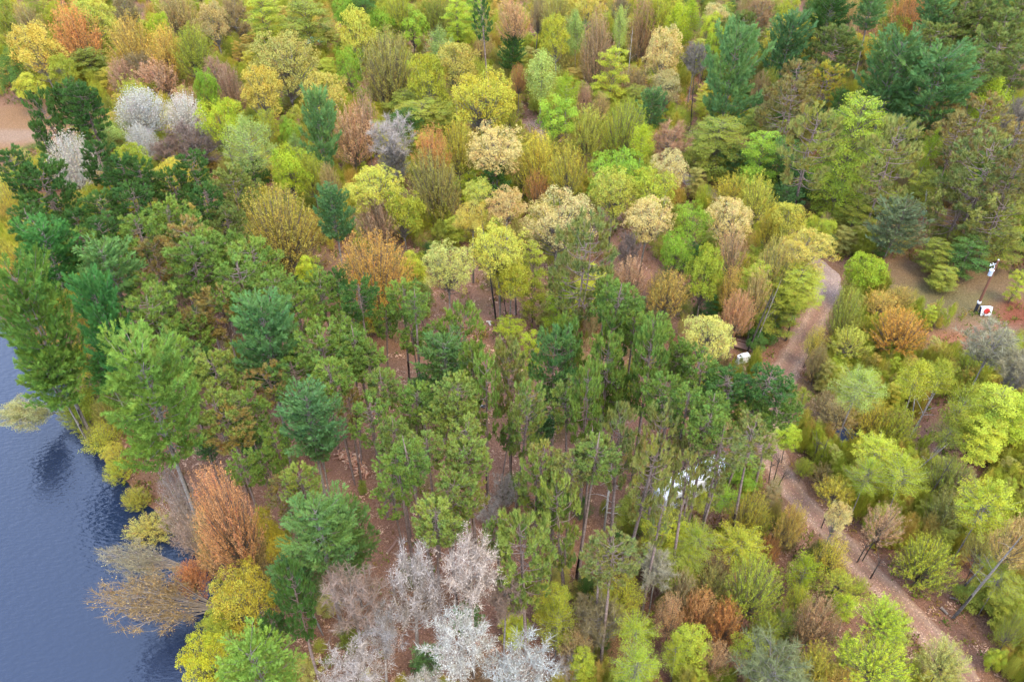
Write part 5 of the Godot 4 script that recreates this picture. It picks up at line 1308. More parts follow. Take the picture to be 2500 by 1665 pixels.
	tree("oak", -47.1, -65.1, 3.2, 3.1, 4.0, 4, "mustard", 0.3, "small mustard oak in front and left of the giant leaning shore pine", "oaks coming into leaf")
	tree("rp", -31.2, -64.8, 6.0, 6.0, 18.2, 1, "rpl", 1.3, "light green red pine in front and left of the clear blue-green middle pine", "red pines of the lakeside stand")
	tree("sl", 50.7, -64.8, 5.4, 4.3, 8.0, 0, "olive", 2.0, "olive loose sapling behind and right of the broad yellow-green tree", "loose young trees of the roadside thicket")
	tree("rt", -22.5, -64.6, 5.9, 5.6, 16.8, 2, "rp", 1.9, "mid green open pine in front and right of the clear blue-green middle pine", "open pines with bare lower branches")
	tree("rt", -26.1, -63.9, 5.1, 4.8, 16.3, 11, "rpb", 4.8, "brownish open pine in front of the clear blue-green middle pine", "open pines with bare lower branches")
	tree("rp", 11.5, -63.6, 3.6, 8.5, 17.0, 37, "rp", 1.8, "second nearest mid green red pine in front and right of the bright lime bush", "red pines of the lakeside stand")
	tree("ly", 53.5, -63.6, 5.1, 5.6, 9.0, 6, "limeyel", 3.1, "yellow-lime layered beech right of the broad yellow-green tree", "layered beeches of the thicket")
	tree("mv", -46.5, -63.5, 4.0, 2.8, 3.0, 13, "yolive", 1.1, "second nearest yellow-olive maple in front and left of the giant leaning shore pine", "maples in spring colour")
	tree("rp", -0.1, -63.1, 4.2, 10.7, 21.4, 0, "rpt", 2.2, "sparse greenish brown red pine in front of the bright lime bush", "red pines of the lakeside stand")
	tree("rp", 10.2, -62.8, 4.2, 10.8, 21.6, 38, "rp", 0.1, "second nearest mid green red pine right of the bright lime bush", "red pines of the lakeside stand")
	tree("sp", -34.3, -62.7, 2.9, 3.5, 8.0, 4, "teal", 1.6, "blue-green spruce in front and right of the giant leaning shore pine", "small spruces")
	tree("rp", 20.0, -62.6, 5.1, 5.1, 18.8, 39, "rp", 0.1, "second nearest mid green red pine in front and left of the wooden frame", "red pines of the lakeside stand")
	tree("rp", 14.1, -62.2, 4.9, 11.5, 22.9, 40, "rp", 4.6, "pine with a stout bare trunk over the shaded leaf litter", "red pines of the lakeside stand")
	tree("mv", 33.7, -62.2, 2.4, 2.4, 4.0, 14, "yolive", 3.5, "small yellow-olive maple in front and left of the dark tarp shelter", "maples in spring colour")
	tree("rp", -18.4, -62.2, 4.8, 4.8, 19.7, 41, "rp", 1.2, "mid green red pine in front and right of the clear blue-green middle pine", "red pines of the lakeside stand")
	tree("wp", -28.9, -62.0, 3.5, 6.4, 11.0, 3, "tealg", 3.0, "soft blue-green soft-needled pine behind the tall orange shore maple", "soft-needled white pines")
	tree("mv", 36.0, -61.5, 3.9, 3.7, 4.0, 10, "tan", 5.9, "tan maple in front and left of the dark tarp shelter", "maples in spring colour")
	tree("rt", -17.4, -61.0, 3.4, 4.5, 15.9, 12, "rpb", 0.7, "brownish open pine behind the firewood heap", "open pines with bare lower branches")
	tree("rp", -1.4, -61.0, 2.6, 3.3, 11.0, 42, "rp", 5.1, "small mid green red pine in front and right of the bright upswept teal pine", "red pines of the lakeside stand")
	tree("rp", 23.6, -60.9, 5.3, 3.5, 18.7, 23, "rpd", 2.7, "dark green red pine in front of the wooden frame", "red pines of the lakeside stand")
	tree("rp", 21.8, -60.9, 4.9, 4.9, 17.1, 43, "rp", 3.1, "nearest mid green red pine in front and left of the wooden frame", "red pines of the lakeside stand")
	tree("rp", -13.6, -60.8, 4.1, 4.4, 17.7, 2, "rpl", 5.2, "light green red pine in front and left of the bright upswept teal pine", "red pines of the lakeside stand")
	tree("wp", 3.4, -60.7, 3.8, 3.9, 12.0, 8, "teal", 2.5, "blue-green soft-needled pine behind the light stout-trunked pine", "soft-needled white pines")
	tree("rp", 26.2, -60.7, 5.1, 3.3, 19.8, 24, "rpd", 3.2, "dark rounded pine at the road's edge, outermost of the stand", "red pines of the lakeside stand")
	tree("ly", 26.5, -60.6, 4.2, 4.6, 6.0, 2, "green", 4.3, "bright green layered beech right of the long white trailer", "layered beeches of the thicket")
	tree("rp", -27.8, -60.4, 5.6, 5.6, 15.6, 44, "rp", 6.2, "mid green red pine in front of the clear blue-green middle pine", "red pines of the lakeside stand")
	tree("rp", -30.2, -60.0, 6.4, 6.4, 17.5, 3, "rpl", 2.2, "light green red pine right of the giant leaning shore pine", "red pines of the lakeside stand")
	tree("rp", -11.1, -59.9, 4.2, 4.2, 17.3, 45, "rp", 5.2, "mid green red pine in front and left of the bright upswept teal pine", "red pines of the lakeside stand")
	tree("mv", -43.0, -59.4, 3.5, 2.8, 3.0, 14, "mustard", 4.4, "mustard maple left of the tall orange shore maple", "maples in spring colour")
	tree("rp", 24.1, -59.4, 5.0, 5.0, 16.0, 46, "rp", 4.0, "mid green red pine in front of the wooden frame", "red pines of the lakeside stand")
	tree("rp", 27.4, -59.3, 5.3, 5.3, 18.0, 47, "rp", 2.5, "mid green red pine in front and right of the wooden frame", "red pines of the lakeside stand")
	tree("sl_big", 39.1, -59.1, 6.3, 3.2, 11.0, 1, "limeyel", 2.2, "yellow-lime loose sapling right of the dark tarp shelter", "loose young trees of the roadside thicket")
	tree("rt", -2.8, -58.7, 3.4, 11.1, 22.3, 3, "rp", 0.3, "slim pine with a long bare trunk in front of the lying log", "open pines with bare lower branches")
	tree("rt", 3.0, -58.3, 4.2, 4.0, 18.4, 7, "rpt", 0.8, "sparse greenish brown open pine in front and right of the bright lime bush", "open pines with bare lower branches")
	tree("mv_big", 47.9, -58.2, 6.3, 7.0, 9.0, 2, "olive", 0.4, "olive maple right of the broad yellow-green tree", "maples in spring colour")
	tree("rp", 6.0, -58.2, 4.6, 5.0, 18.2, 4, "rpl", 4.7, "light green red pine in front and right of the bright lime bush", "red pines of the lakeside stand")
	tree("sn", -0.8, -58.1, 3.2, 5.6, 6.0, 1, "silver", 1.6, "white bare snag with tangled twigs on the leaf litter", "bare trees")
	tree("mv", 48.5, -57.5, 4.3, 5.0, 8.0, 4, "brown", 1.0, "brown maple right of the broad yellow-green tree", "maples in spring colour")
	tree("rt", -28.6, -57.5, 5.2, 4.9, 16.1, 13, "rpb", 0.5, "brownish open pine right of the giant leaning shore pine", "open pines with bare lower branches")
	tree("rt", -14.0, -57.2, 5.3, 5.0, 17.2, 4, "rp", 5.3, "mid green open pine behind and right of the firewood heap", "open pines with bare lower branches")
	tree("rp", -6.9, -57.1, 5.1, 5.1, 20.4, 5, "rpl", 5.5, "nearest light green red pine in front of the bright upswept teal pine", "red pines of the lakeside stand")
	tree("rp", 7.6, -57.0, 4.2, 11.2, 22.3, 48, "rp", 4.2, "nearest mid green red pine in front and right of the bright lime bush", "red pines of the lakeside stand")
	tree("rt", 0.3, -57.0, 4.3, 11.2, 22.3, 0, "rpl", 1.8, "light green pine with a thick bare trunk amid open leaf litter", "open pines with bare lower branches")
	tree("sl", 23.3, -57.0, 5.1, 2.5, 5.0, 0, "green", 1.5, "bright green loose sapling in front and right of the long white trailer", "loose young trees of the roadside thicket")
	tree("rp", 15.2, -56.9, 4.8, 5.5, 20.7, 49, "rp", 1.8, "third nearest mid green red pine behind the long white trailer", "red pines of the lakeside stand")
	tree("rp", -7.4, -56.7, 4.6, 4.6, 18.3, 6, "rpl", 2.9, "second nearest light green red pine in front of the bright upswept teal pine", "red pines of the lakeside stand")
	tree("sn", -2.3, -56.3, 3.7, 3.7, 4.0, 2, "silver", 1.0, "silvery bare tree behind and left of the light stout-trunked pine", "bare trees")
	tree("sl_big", 37.4, -56.1, 6.2, 4.7, 11.0, 2, "limeyel", 2.8, "yellow-lime loose sapling left of the broad yellow-green tree", "loose young trees of the roadside thicket")
	tree("sl", 20.2, -56.0, 3.9, 2.7, 6.0, 0, "yolive", 1.7, "yellow-olive loose sapling in front of the long white trailer", "loose young trees of the roadside thicket")
	tree("mv", 34.4, -55.7, 4.3, 4.0, 8.0, 15, "mustard", 6.0, "mustard maple in front and left of the broad yellow-green tree", "maples in spring colour")
	tree("mv", -40.2, -55.4, 5.5, 2.3, 2.5, 7, "tanolive", 6.1, "olive-tan maple left of the tall orange shore maple", "maples in spring colour")
	tree("ly", 13.3, -55.4, 4.0, 4.4, 5.0, 19, "olive", 3.4, "olive layered beech behind the pale ghostly tree", "layered beeches of the thicket")
	tree("rp", 16.8, -55.3, 3.5, 4.1, 22.2, 50, "rp", 1.5, "third nearest mid green red pine in front and left of the wooden frame", "red pines of the lakeside stand")
	tree("wp", -19.7, -55.3, 3.3, 3.9, 15.0, 9, "teal", 6.1, "lower teal pine just beside the firewood heap", "soft-needled white pines")
	tree("rp", -23.2, -55.3, 3.2, 4.5, 15.7, 51, "rp", 1.9, "small mid green red pine left of the firewood heap", "red pines of the lakeside stand")
	tree("wp", -19.9, -55.3, 6.5, 6.7, 20.0, 10, "teal", 2.2, "bright teal pine behind the firewood heap", "soft-needled white pines")
	tree("sl_big", 40.9, -55.1, 6.3, 5.4, 12.0, 3, "limeyel", 0.0, "broad yellow-green tree in front of the dark tarp shelter", "loose young trees of the roadside thicket")
	tree("rp", -24.3, -54.8, 3.4, 4.1, 14.3, 52, "rp", 2.4, "mid green red pine behind and right of the tall orange shore maple", "red pines of the lakeside stand")
	tree("rp", -11.2, -54.7, 4.3, 4.3, 17.5, 7, "rpl", 3.0, "light green red pine behind and right of the firewood heap", "red pines of the lakeside stand")
	tree("wp", -34.0, -54.7, 10.1, 13.1, 27.0, 0, "wpl", 3.2, "giant feathery light green pine with leaning trunk on the shore", "soft-needled white pines")
	tree("mv", 46.4, -54.4, 5.2, 5.7, 7.0, 8, "tanolive", 1.3, "olive-tan maple in front and right of the broad yellow-green tree", "maples in spring colour")
	tree("mv_big", 24.7, -53.3, 5.4, 8.3, 9.0, 16, "mustard", 3.2, "mustard maple in front and right of the long white trailer", "maples in spring colour")
	tree("rp", -26.5, -53.3, 3.0, 4.2, 15.9, 53, "rp", 0.0, "small mid green red pine behind the tall orange shore maple", "red pines of the lakeside stand")
	tree("rp", 18.7, -53.3, 3.8, 3.8, 21.4, 54, "rp", 1.7, "second nearest mid green red pine behind the long white trailer", "red pines of the lakeside stand")
	tree("rt", 23.6, -53.1, 5.3, 5.0, 19.2, 8, "rpt", 0.6, "second nearest sparse greenish brown open pine behind and right of the long white trailer", "open pines with bare lower branches")
	tree("wilbare", -32.4, -52.1, 4.6, 8.6, 11.5, 0, "silverp", 2.5, "leaning bare tree with silvery limbs above the shore shrubs", "trees leaning over the lake", Vector3(-0.52, 0.62, -0.59))
	tree("rp", -3.8, -52.4, 4.6, 4.6, 19.4, 8, "rpl", 0.3, "rounded bright pine at the edge of the open litter", "red pines of the lakeside stand")
	tree("rt", 4.4, -52.3, 3.8, 3.6, 17.6, 9, "rpt", 0.1, "sparse greenish brown open pine behind the light stout-trunked pine", "open pines with bare lower branches")
	tree("mv", -31.8, -52.3, 3.9, 5.6, 8.0, 11, "tan", 1.9, "tan maple in front and left of the tall orange shore maple", "maples in spring colour")
	tree("rp", -7.7, -52.0, 4.1, 4.1, 19.1, 9, "rpl", 1.5, "light green red pine right of the firewood heap", "red pines of the lakeside stand")
	tree("rp", 16.6, -51.9, 3.9, 3.9, 21.8, 55, "rp", 3.7, "nearest mid green red pine behind the long white trailer", "red pines of the lakeside stand")
	tree("rt", 19.7, -51.8, 5.0, 4.7, 20.3, 10, "rpt", 3.3, "nearest sparse greenish brown open pine behind and right of the long white trailer", "open pines with bare lower branches")
	tree("rt", 17.8, -51.5, 3.9, 7.7, 18.2, 11, "rpt", 4.7, "sparse greenish brown open pine behind the long white trailer", "open pines with bare lower branches")
	tree("mv", 37.5, -51.4, 5.0, 5.0, 9.0, 4, "tanpink", 4.1, "pinkish tan maple in front of the broad yellow-green tree", "maples in spring colour")
	tree("rt", 14.1, -51.4, 4.7, 9.6, 21.4, 12, "rpt", 4.5, "nearest sparse greenish brown open pine behind and left of the long white trailer", "open pines with bare lower branches")
	tree("rt", -3.9, -51.2, 3.5, 4.1, 14.1, 13, "rpt", 5.5, "sparse greenish brown open pine behind and left of the light stout-trunked pine", "open pines with bare lower branches")
	tree("rt", 10.4, -51.2, 4.1, 10.4, 23.2, 14, "rpt", 2.4, "third nearest sparse greenish brown open pine behind and left of the long white trailer", "open pines with bare lower branches")
	tree("oak", -25.1, -51.2, 3.0, 8.4, 9.0, 5, "mustard", 2.0, "nearest small mustard oak in front and right of the tall orange shore maple", "oaks coming into leaf")
	tree("rt", 19.2, -51.0, 2.3, 7.2, 17.1, 15, "rpt", 6.2, "small sparse greenish brown open pine behind and right of the long white trailer", "open pines with bare lower branches")
	tree("sl_big", 46.7, -50.9, 7.0, 7.0, 14.0, 4, "limeyel", 0.9, "yellow-lime loose sapling right of the broad yellow-green tree", "loose young trees of the roadside thicket")
	tree("mv", 27.7, -50.8, 3.4, 6.6, 11.0, 6, "orangeyel", 4.5, "orange-tan maple with a thin leaning trunk beside the road", "maples in spring colour")
	tree("wilbare", -31.8, -51.4, 3.9, 7.3, 8.2, 1, "silverp", 4.0, "silvery leaning tree in front and left of the tall orange shore maple", "trees leaning over the lake", Vector3(-0.65, 0.68, -0.32))
	tree("rp", -4.0, -50.5, 4.6, 4.6, 19.0, 10, "rpl", 0.3, "light green red pine behind and left of the light stout-trunked pine", "red pines of the lakeside stand")
	tree("rp", -20.5, -50.4, 3.9, 4.9, 15.9, 11, "rpl", 5.2, "light green red pine in front and left of the firewood heap", "red pines of the lakeside stand")
	tree("ly_big", 16.3, -50.3, 6.0, 6.6, 8.0, 7, "limeyel", 5.6, "yellow-lime layered beech behind the pale ghostly tree", "layered beeches of the thicket")
	tree("rt", -22.1, -50.0, 3.9, 4.0, 13.5, 14, "rpb", 3.9, "brownish open pine right of the tall orange shore maple", "open pines with bare lower branches")
	tree("mv", 26.3, -49.9, 2.7, 4.5, 6.0, 6, "orange", 4.6, "small orange maple behind and right of the largest yellow-lime thicket tree", "maples in spring colour")
	tree("oak", 31.3, -49.3, 2.3, 4.8, 12.0, 8, "cream", 5.1, "slim tree with a small cream crown beside the road", "oaks coming into leaf")
	tree("sl_big", 22.6, -49.2, 7.0, 3.5, 8.0, 1, "yolive", 0.9, "yellow-olive loose sapling behind the largest yellow-lime thicket tree", "loose young trees of the roadside thicket")
	tree("sl_big", 18.3, -49.2, 5.5, 2.7, 9.0, 5, "limeyel", 3.3, "yellow-lime loose sapling behind and right of the pale ghostly tree", "loose young trees of the roadside thicket")
	tree("oak", -23.4, -49.0, 3.1, 4.1, 7.0, 6, "mustard", 3.2, "second nearest small mustard oak in front and right of the tall orange shore maple", "oaks coming into leaf")
	tree("rp", 6.7, -48.9, 4.0, 4.0, 21.6, 12, "rpl", 5.2, "light green red pine behind and right of the light stout-trunked pine", "red pines of the lakeside stand")
	tree("mv", 47.4, -48.8, 3.8, 5.0, 8.0, 9, "tanolive", 5.1, "olive-tan maple behind and right of the lower dirt road", "maples in spring colour")
	tree("mv", 32.5, -48.8, 4.0, 7.3, 9.0, 17, "mustard", 5.2, "mustard maple right of the largest yellow-lime thicket tree", "maples in spring colour")
	tree("rt", 5.3, -48.8, 3.9, 3.7, 19.8, 16, "rpt", 3.7, "nearest sparse greenish brown open pine behind and right of the light stout-trunked pine", "open pines with bare lower branches")
	tree("rp", 2.2, -48.4, 3.9, 7.2, 18.2, 13, "rpl", 5.6, "full bright pine in front of the bare white snag", "red pines of the lakeside stand")
	tree("rp", 3.9, -48.4, 3.0, 5.3, 16.4, 56, "rp", 4.3, "small mid green red pine behind and right of the light stout-trunked pine", "red pines of the lakeside stand")
	tree("rt", -10.6, -48.3, 4.0, 3.8, 16.1, 5, "rp", 4.4, "mid green open pine behind and right of the bare litter slope", "open pines with bare lower branches")
	tree("mv_big", 41.7, -48.3, 6.4, 7.1, 8.0, 1, "limeyel", 1.4, "yellow-lime tree on the far side of the lower road", "maples in spring colour")
	tree("rt", 11.3, -48.2, 3.8, 10.9, 24.2, 17, "rpt", 0.2, "second nearest sparse greenish brown open pine behind and left of the long white trailer", "open pines with bare lower branches")
	tree("mv", -25.8, -48.2, 3.8, 5.6, 8.0, 12, "tan", 0.8, "tan maple in front and right of the tall orange shore maple", "maples in spring colour")
	tree("rt", 6.9, -48.1, 3.5, 3.4, 20.2, 18, "rpt", 2.3, "second nearest sparse greenish brown open pine behind and right of the light stout-trunked pine", "open pines with bare lower branches")
	tree("mv", 21.0, -48.0, 3.8, 4.2, 6.0, 5, "brown", 0.7, "brown maple behind and left of the largest yellow-lime thicket tree", "maples in spring colour")
	tree("rp", -7.9, -47.8, 3.8, 3.8, 21.5, 57, "rp", 5.2, "second nearest mid green red pine right of the firewood heap", "red pines of the lakeside stand")
	tree("rp", -6.1, -47.7, 4.5, 6.2, 19.0, 14, "rpl", 3.5, "light green red pine behind and right of the bare litter slope", "red pines of the lakeside stand")
	tree("mv", -32.6, -47.6, 4.5, 5.0, 6.0, 1, "red", 3.9, "low red-orange shrub between the leaning bare trees", "maples in spring colour")
	tree("mv_big", -26.3, -47.6, 6.5, 15.1, 20.0, 1, "orangep", 3.9, "tall orange maple with twin plumes on the shore", "maples in spring colour")
	tree("rp", -9.7, -47.4, 4.5, 4.5, 20.9, 58, "rp", 4.3, "nearest mid green red pine right of the firewood heap", "red pines of the lakeside stand")
	tree("wilbare", -31.6, -50.6, 4.7, 8.8, 12.0, 0, "silverg", 3.1, "upper of the two bare grey trees leaning over the lake", "trees leaning over the lake", Vector3(-0.86, 0.48, 0.17))
	tree("rt", 16.0, -47.1, 2.5, 8.6, 20.6, 19, "rpt", 0.0, "small sparse greenish brown open pine left of the long white trailer", "open pines with bare lower branches")
	tree("mv", -28.6, -47.0, 4.7, 7.4, 12.0, 0, "tanorange", 5.0, "tan-orange maple in front and left of the tall orange shore maple", "maples in spring colour")
	tree("sl_big", 17.5, -46.9, 5.0, 2.5, 8.0, 2, "yolive", 4.7, "yellow-olive loose sapling right of the pale ghostly tree", "loose young trees of the roadside thicket")
	tree("sl", 28.9, -46.8, 4.6, 6.7, 8.0, 0, "lime", 3.2, "lime green loose sapling right of the largest yellow-lime thicket tree", "loose young trees of the roadside thicket")
	tree("sb", 46.6, -46.7, 3.6, 2.2, 2.5, 0, "olive", 3.4, "olive bush behind and right of the lower dirt road", "low bushes")
	tree("mv", 46.4, -46.3, 4.2, 7.5, 15.0, 13, "tan", 4.1, "tan maple behind and right of the lower dirt road", "maples in spring colour")
	tree("ly", 15.6, -46.2, 4.3, 5.0, 8.0, 20, "olive", 0.4, "olive layered beech right of the pale ghostly tree", "layered beeches of the thicket")
	tree("wp", -15.2, -45.6, 5.8, 10.0, 17.0, 1, "tealb", 4.6, "bright teal soft-needled pine left of the bare litter slope", "soft-needled white pines")
	tree("rt", 5.4, -45.5, 4.1, 11.7, 19.5, 1, "rpl", 1.6, "light green open pine behind and right of the light stout-trunked pine", "open pines with bare lower branches")
	tree("rt", -5.5, -45.5, 4.2, 4.0, 15.3, 2, "rpl", 0.5, "light green open pine right of the bare litter slope", "open pines with bare lower branches")
	tree("mv", 31.7, -45.0, 3.6, 2.6, 7.0, 15, "yolive", 1.7, "yellow-olive maple behind and left of the lower dirt road", "maples in spring colour")
	tree("br", 13.8, -45.0, 4.4, 4.5, 10.0, 0, "palew", 4.6, "pale ghostly small tree with a thin grey trunk", "bare trees")
	tree("mv", 33.5, -44.9, 2.6, 2.6, 6.0, 16, "yolive", 1.3, "small yellow-olive maple behind and left of the lower dirt road", "maples in spring colour")
	tree("mv", 19.5, -44.9, 4.0, 4.4, 7.0, 10, "tanolive", 4.6, "olive-tan maple left of the largest yellow-lime thicket tree", "maples in spring colour")
	tree("sl_big", 47.0, -44.9, 5.6, 4.2, 9.0, 1, "olive", 6.1, "olive loose sapling behind and right of the lower dirt road", "loose young trees of the roadside thicket")
	tree("rt", 12.9, -44.5, 2.1, 8.8, 21.0, 20, "rpt", 3.1, "small sparse greenish brown open pine in front and left of the long white trailer", "open pines with bare lower branches")
	tree("mv", 10.9, -44.4, 4.9, 5.4, 8.0, 17, "yolive", 2.4, "nearest yellow-olive maple in front and left of the pale ghostly tree", "maples in spring colour")
	tree("ly", 48.5, -44.3, 4.0, 4.4, 5.0, 21, "olive", 3.0, "olive layered beech right of the lower dirt road", "layered beeches of the thicket")
	tree("mv", 16.3, -44.2, 3.3, 5.2, 8.0, 6, "brown", 4.3, "small brown maple in front and right of the pale ghostly tree", "maples in spring colour")
	tree("rp", -0.9, -43.9, 3.0, 4.4, 17.5, 15, "rpl", 4.8, "small light green red pine left of the light stout-trunked pine", "red pines of the lakeside stand")
	tree("rp", -7.1, -43.5, 4.3, 4.3, 19.6, 16, "rpl", 3.9, "light green red pine right of the bare litter slope", "red pines of the lakeside stand")
	tree("mv", 9.0, -43.3, 3.6, 4.3, 7.0, 18, "yolive", 4.0, "second nearest yellow-olive maple in front and left of the pale ghostly tree", "maples in spring colour")
	tree("mv", 27.2, -43.0, 3.2, 4.3, 7.0, 19, "yolive", 0.5, "small yellow-olive maple right of the largest yellow-lime thicket tree", "maples in spring colour")
	tree("rp", -16.8, -43.0, 3.4, 5.2, 16.6, 17, "rpl", 0.9, "light green red pine left of the bare litter slope", "red pines of the lakeside stand")
	tree("wp", -18.6, -42.8, 4.4, 4.4, 13.0, 2, "tealb", 1.6, "bright teal soft-needled pine in front and left of the bare litter slope", "soft-needled white pines")
	tree("mv", 17.4, -42.6, 3.8, 7.4, 8.0, 1, "tanorange", 4.7, "tan-orange maple in front and right of the pale ghostly tree", "maples in spring colour")
	tree("ly", 3.2, -42.6, 3.5, 5.6, 9.0, 3, "yolive", 1.9, "yellow-olive layered beech in front of the light stout-trunked pine", "layered beeches of the thicket")
	tree("sl", 31.8, -42.4, 3.0, 3.5, 7.0, 1, "lime", 3.6, "small lime green loose sapling left of the lower dirt road", "loose young trees of the roadside thicket")
	tree("mv_big", 22.0, -42.3, 6.4, 7.9, 12.0, 2, "limeyel", 0.1, "yellow-lime broom-shaped tree, largest of the lower thicket", "maples in spring colour")
	tree("oak_big", -24.8, -42.2, 6.3, 8.3, 11.0, 0, "mustardb", 0.4, "golden yellow tree at the shore under the tall orange maple", "oaks coming into leaf")
	tree("ly", 0.3, -42.1, 3.2, 3.5, 4.0, 8, "limeyel", 1.7, "small yellow-lime layered beech in front of the light stout-trunked pine", "layered beeches of the thicket")
	tree("mv", 15.0, -41.7, 3.4, 7.0, 9.0, 5, "rust", 4.2, "small rust brown maple in front of the pale ghostly tree", "maples in spring colour")
	tree("mv", 20.3, -41.5, 3.8, 7.4, 8.0, 7, "orange", 4.3, "orange maple in front and left of the largest yellow-lime thicket tree", "maples in spring colour")
	tree("wilbare", -28.9, -46.0, 6.5, 12.2, 13.4, 0, "silvero", 4.2, "lower of the two bare grey trees leaning over the lake, tipped with orange buds", "trees leaning over the lake", Vector3(-0.74, 0.61, 0.28))
	tree("wp", -16.0, -41.3, 7.1, 7.1, 21.0, 3, "tealb", 1.8, "bright green pine with layered branches beside the bare litter slope", "soft-needled white pines")
	tree("sl", 24.8, -41.2, 3.3, 5.3, 8.0, 2, "olive", 3.2, "small olive loose sapling in front and right of the largest yellow-lime thicket tree", "loose young trees of the roadside thicket")
	tree("rp", 1.4, -40.7, 5.7, 11.4, 20.7, 18, "rpl", 2.9, "light green pine with stout trunk behind the white-budded trees", "red pines of the lakeside stand")
	tree("rt", 7.9, -40.7, 4.0, 3.8, 16.6, 21, "rpt", 2.9, "second nearest sparse greenish brown open pine left of the pale ghostly tree", "open pines with bare lower branches")
	tree("sl_big", 4.2, -40.6, 4.7, 9.8, 12.0, 3, "yolive", 0.7, "yellow-olive loose sapling in front of the light stout-trunked pine", "loose young trees of the roadside thicket")
	tree("mv", 27.8, -40.6, 4.2, 7.5, 10.0, 6, "rust", 5.6, "rust-brown maple between two lime trees of the lower thicket", "maples in spring colour")
	tree("sp", -4.3, -40.6, 3.1, 3.7, 9.0, 0, "tealg", 1.3, "soft blue-green spruce in front and right of the white-budded trees", "small spruces")
	tree("oak", -27.2, -40.5, 4.1, 3.9, 7.0, 7, "yolive", 6.1, "yellow-olive oak behind the vivid yellow water-side tree", "oaks coming into leaf")
	tree("mv", 23.2, -40.1, 3.1, 5.0, 8.0, 20, "yolive", 5.9, "small yellow-olive maple behind the grey-green leafless tree", "maples in spring colour")
	tree("mv", 46.1, -40.0, 2.6, 6.1, 9.0, 3, "olive", 0.1, "small olive maple right of the lower dirt road", "maples in spring colour")
	tree("rp", -21.7, -39.9, 2.8, 3.7, 8.2, 25, "rpd", 2.9, "nearest small dark green red pine behind and right of the vivid yellow water-side tree", "red pines of the lakeside stand")
	tree("br", -0.8, -39.9, 4.0, 6.1, 14.0, 0, "pinkw", 5.1, "pinkish bare tree in front and left of the light stout-trunked pine", "bare trees")
	tree("br", 7.7, -39.8, 4.7, 7.8, 11.0, 5, "brown", 6.1, "brown bare tree behind and left of the vivid lime thicket", "bare trees")
	tree("sn", -13.9, -39.2, 6.4, 8.7, 17.0, 0, "pinkw", 2.8, "pinkish bare tree with a leaning bare trunk", "bare trees")
	tree("mv", 5.9, -39.1, 3.5, 4.3, 7.0, 7, "brown", 1.7, "brown maple left of the vivid lime thicket", "maples in spring colour")
	tree("sl", 11.0, -39.0, 4.6, 2.4, 10.0, 6, "limeyel", 1.3, "yellow-lime loose sapling behind the vivid lime thicket", "loose young trees of the roadside thicket")
	tree("sb", 45.1, -39.0, 1.8, 3.7, 4.0, 0, "limeyel", 5.9, "yellow-lime bush in front and right of the lower dirt road", "low bushes")
	tree("svb", -8.9, -39.0, 6.1, 11.8, 19.0, 0, "silver", 1.3, "tall white-budded tree second from the firewood slope", "white-budded trees")
	tree("rt", 8.3, -38.8, 4.6, 4.4, 18.4, 22, "rpt", 3.7, "nearest sparse greenish brown open pine left of the pale ghostly tree", "open pines with bare lower branches")
	tree("svb", -3.5, -38.5, 6.4, 9.9, 21.0, 1, "silver", 0.9, "tallest white-budded tree with a straight pale trunk", "white-budded trees")
	tree("ly", 16.0, -38.4, 3.5, 6.0, 8.0, 9, "limeyel", 3.3, "yellow-lime layered beech right of the vivid lime thicket", "layered beeches of the thicket")
	tree("sl", 21.2, -38.2, 3.5, 3.2, 7.0, 7, "limeyel", 6.0, "yellow-lime loose sapling behind and left of the grey-green leafless tree", "loose young trees of the roadside thicket")
	tree("mv", 31.6, -38.1, 4.6, 3.3, 13.0, 0, "lime", 0.8, "bright lime broom-shaped tree beside the lower road", "maples in spring colour")
	tree("mv", 17.9, -37.9, 3.3, 6.5, 7.0, 7, "rust", 5.2, "small rust brown maple left of the grey-green leafless tree", "maples in spring colour")
	tree("sl", 14.9, -37.8, 3.2, 6.2, 9.0, 8, "limeyel", 3.2, "small yellow-lime loose sapling right of the vivid lime thicket", "loose young trees of the roadside thicket")
	tree("sl", 33.5, -37.6, 3.1, 2.4, 9.0, 2, "lime", 5.6, "nearest small lime green loose sapling in front and left of the lower dirt road", "loose young trees of the roadside thicket")
	tree("rp", -18.0, -37.6, 3.0, 9.6, 17.8, 26, "rpd", 4.4, "second nearest small dark green red pine behind and right of the vivid yellow water-side tree", "red pines of the lakeside stand")
	tree("sl", 30.0, -37.6, 3.2, 2.9, 8.0, 3, "lime", 1.5, "second nearest small lime green loose sapling in front and left of the lower dirt road", "loose young trees of the roadside thicket")
	tree("ly", 6.5, -37.5, 2.8, 6.4, 7.0, 10, "limeyel", 5.6, "small yellow-lime layered beech left of the vivid lime thicket", "layered beeches of the thicket")
	tree("sp", -7.3, -37.4, 2.9, 3.5, 7.0, 5, "teal", 3.1, "blue-green spruce in front of the white-budded trees", "small spruces")
	tree("sn", 5.3, -37.2, 3.0, 3.6, 5.0, 3, "silver", 0.2, "small silvery bare tree left of the vivid lime thicket", "bare trees")
	tree("svb", -11.6, -36.8, 4.7, 7.1, 14.0, 2, "silver", 0.0, "silvery budding tree in front and left of the white-budded trees", "white-budded trees")
	tree("mv", 27.1, -36.4, 4.0, 5.0, 8.0, 18, "mustard", 3.1, "mustard maple right of the grey-green leafless tree", "maples in spring colour")
	tree("lg_big", -26.2, -36.2, 5.1, 8.0, 10.0, 0, "vivid", 2.8, "vivid yellow tree touching the water near the lower edge", "round leafy trees")
	tree("sp", 10.2, -36.1, 1.7, 2.2, 5.0, 6, "teal", 1.9, "blue-green spruce in front and left of the vivid lime thicket", "small spruces")
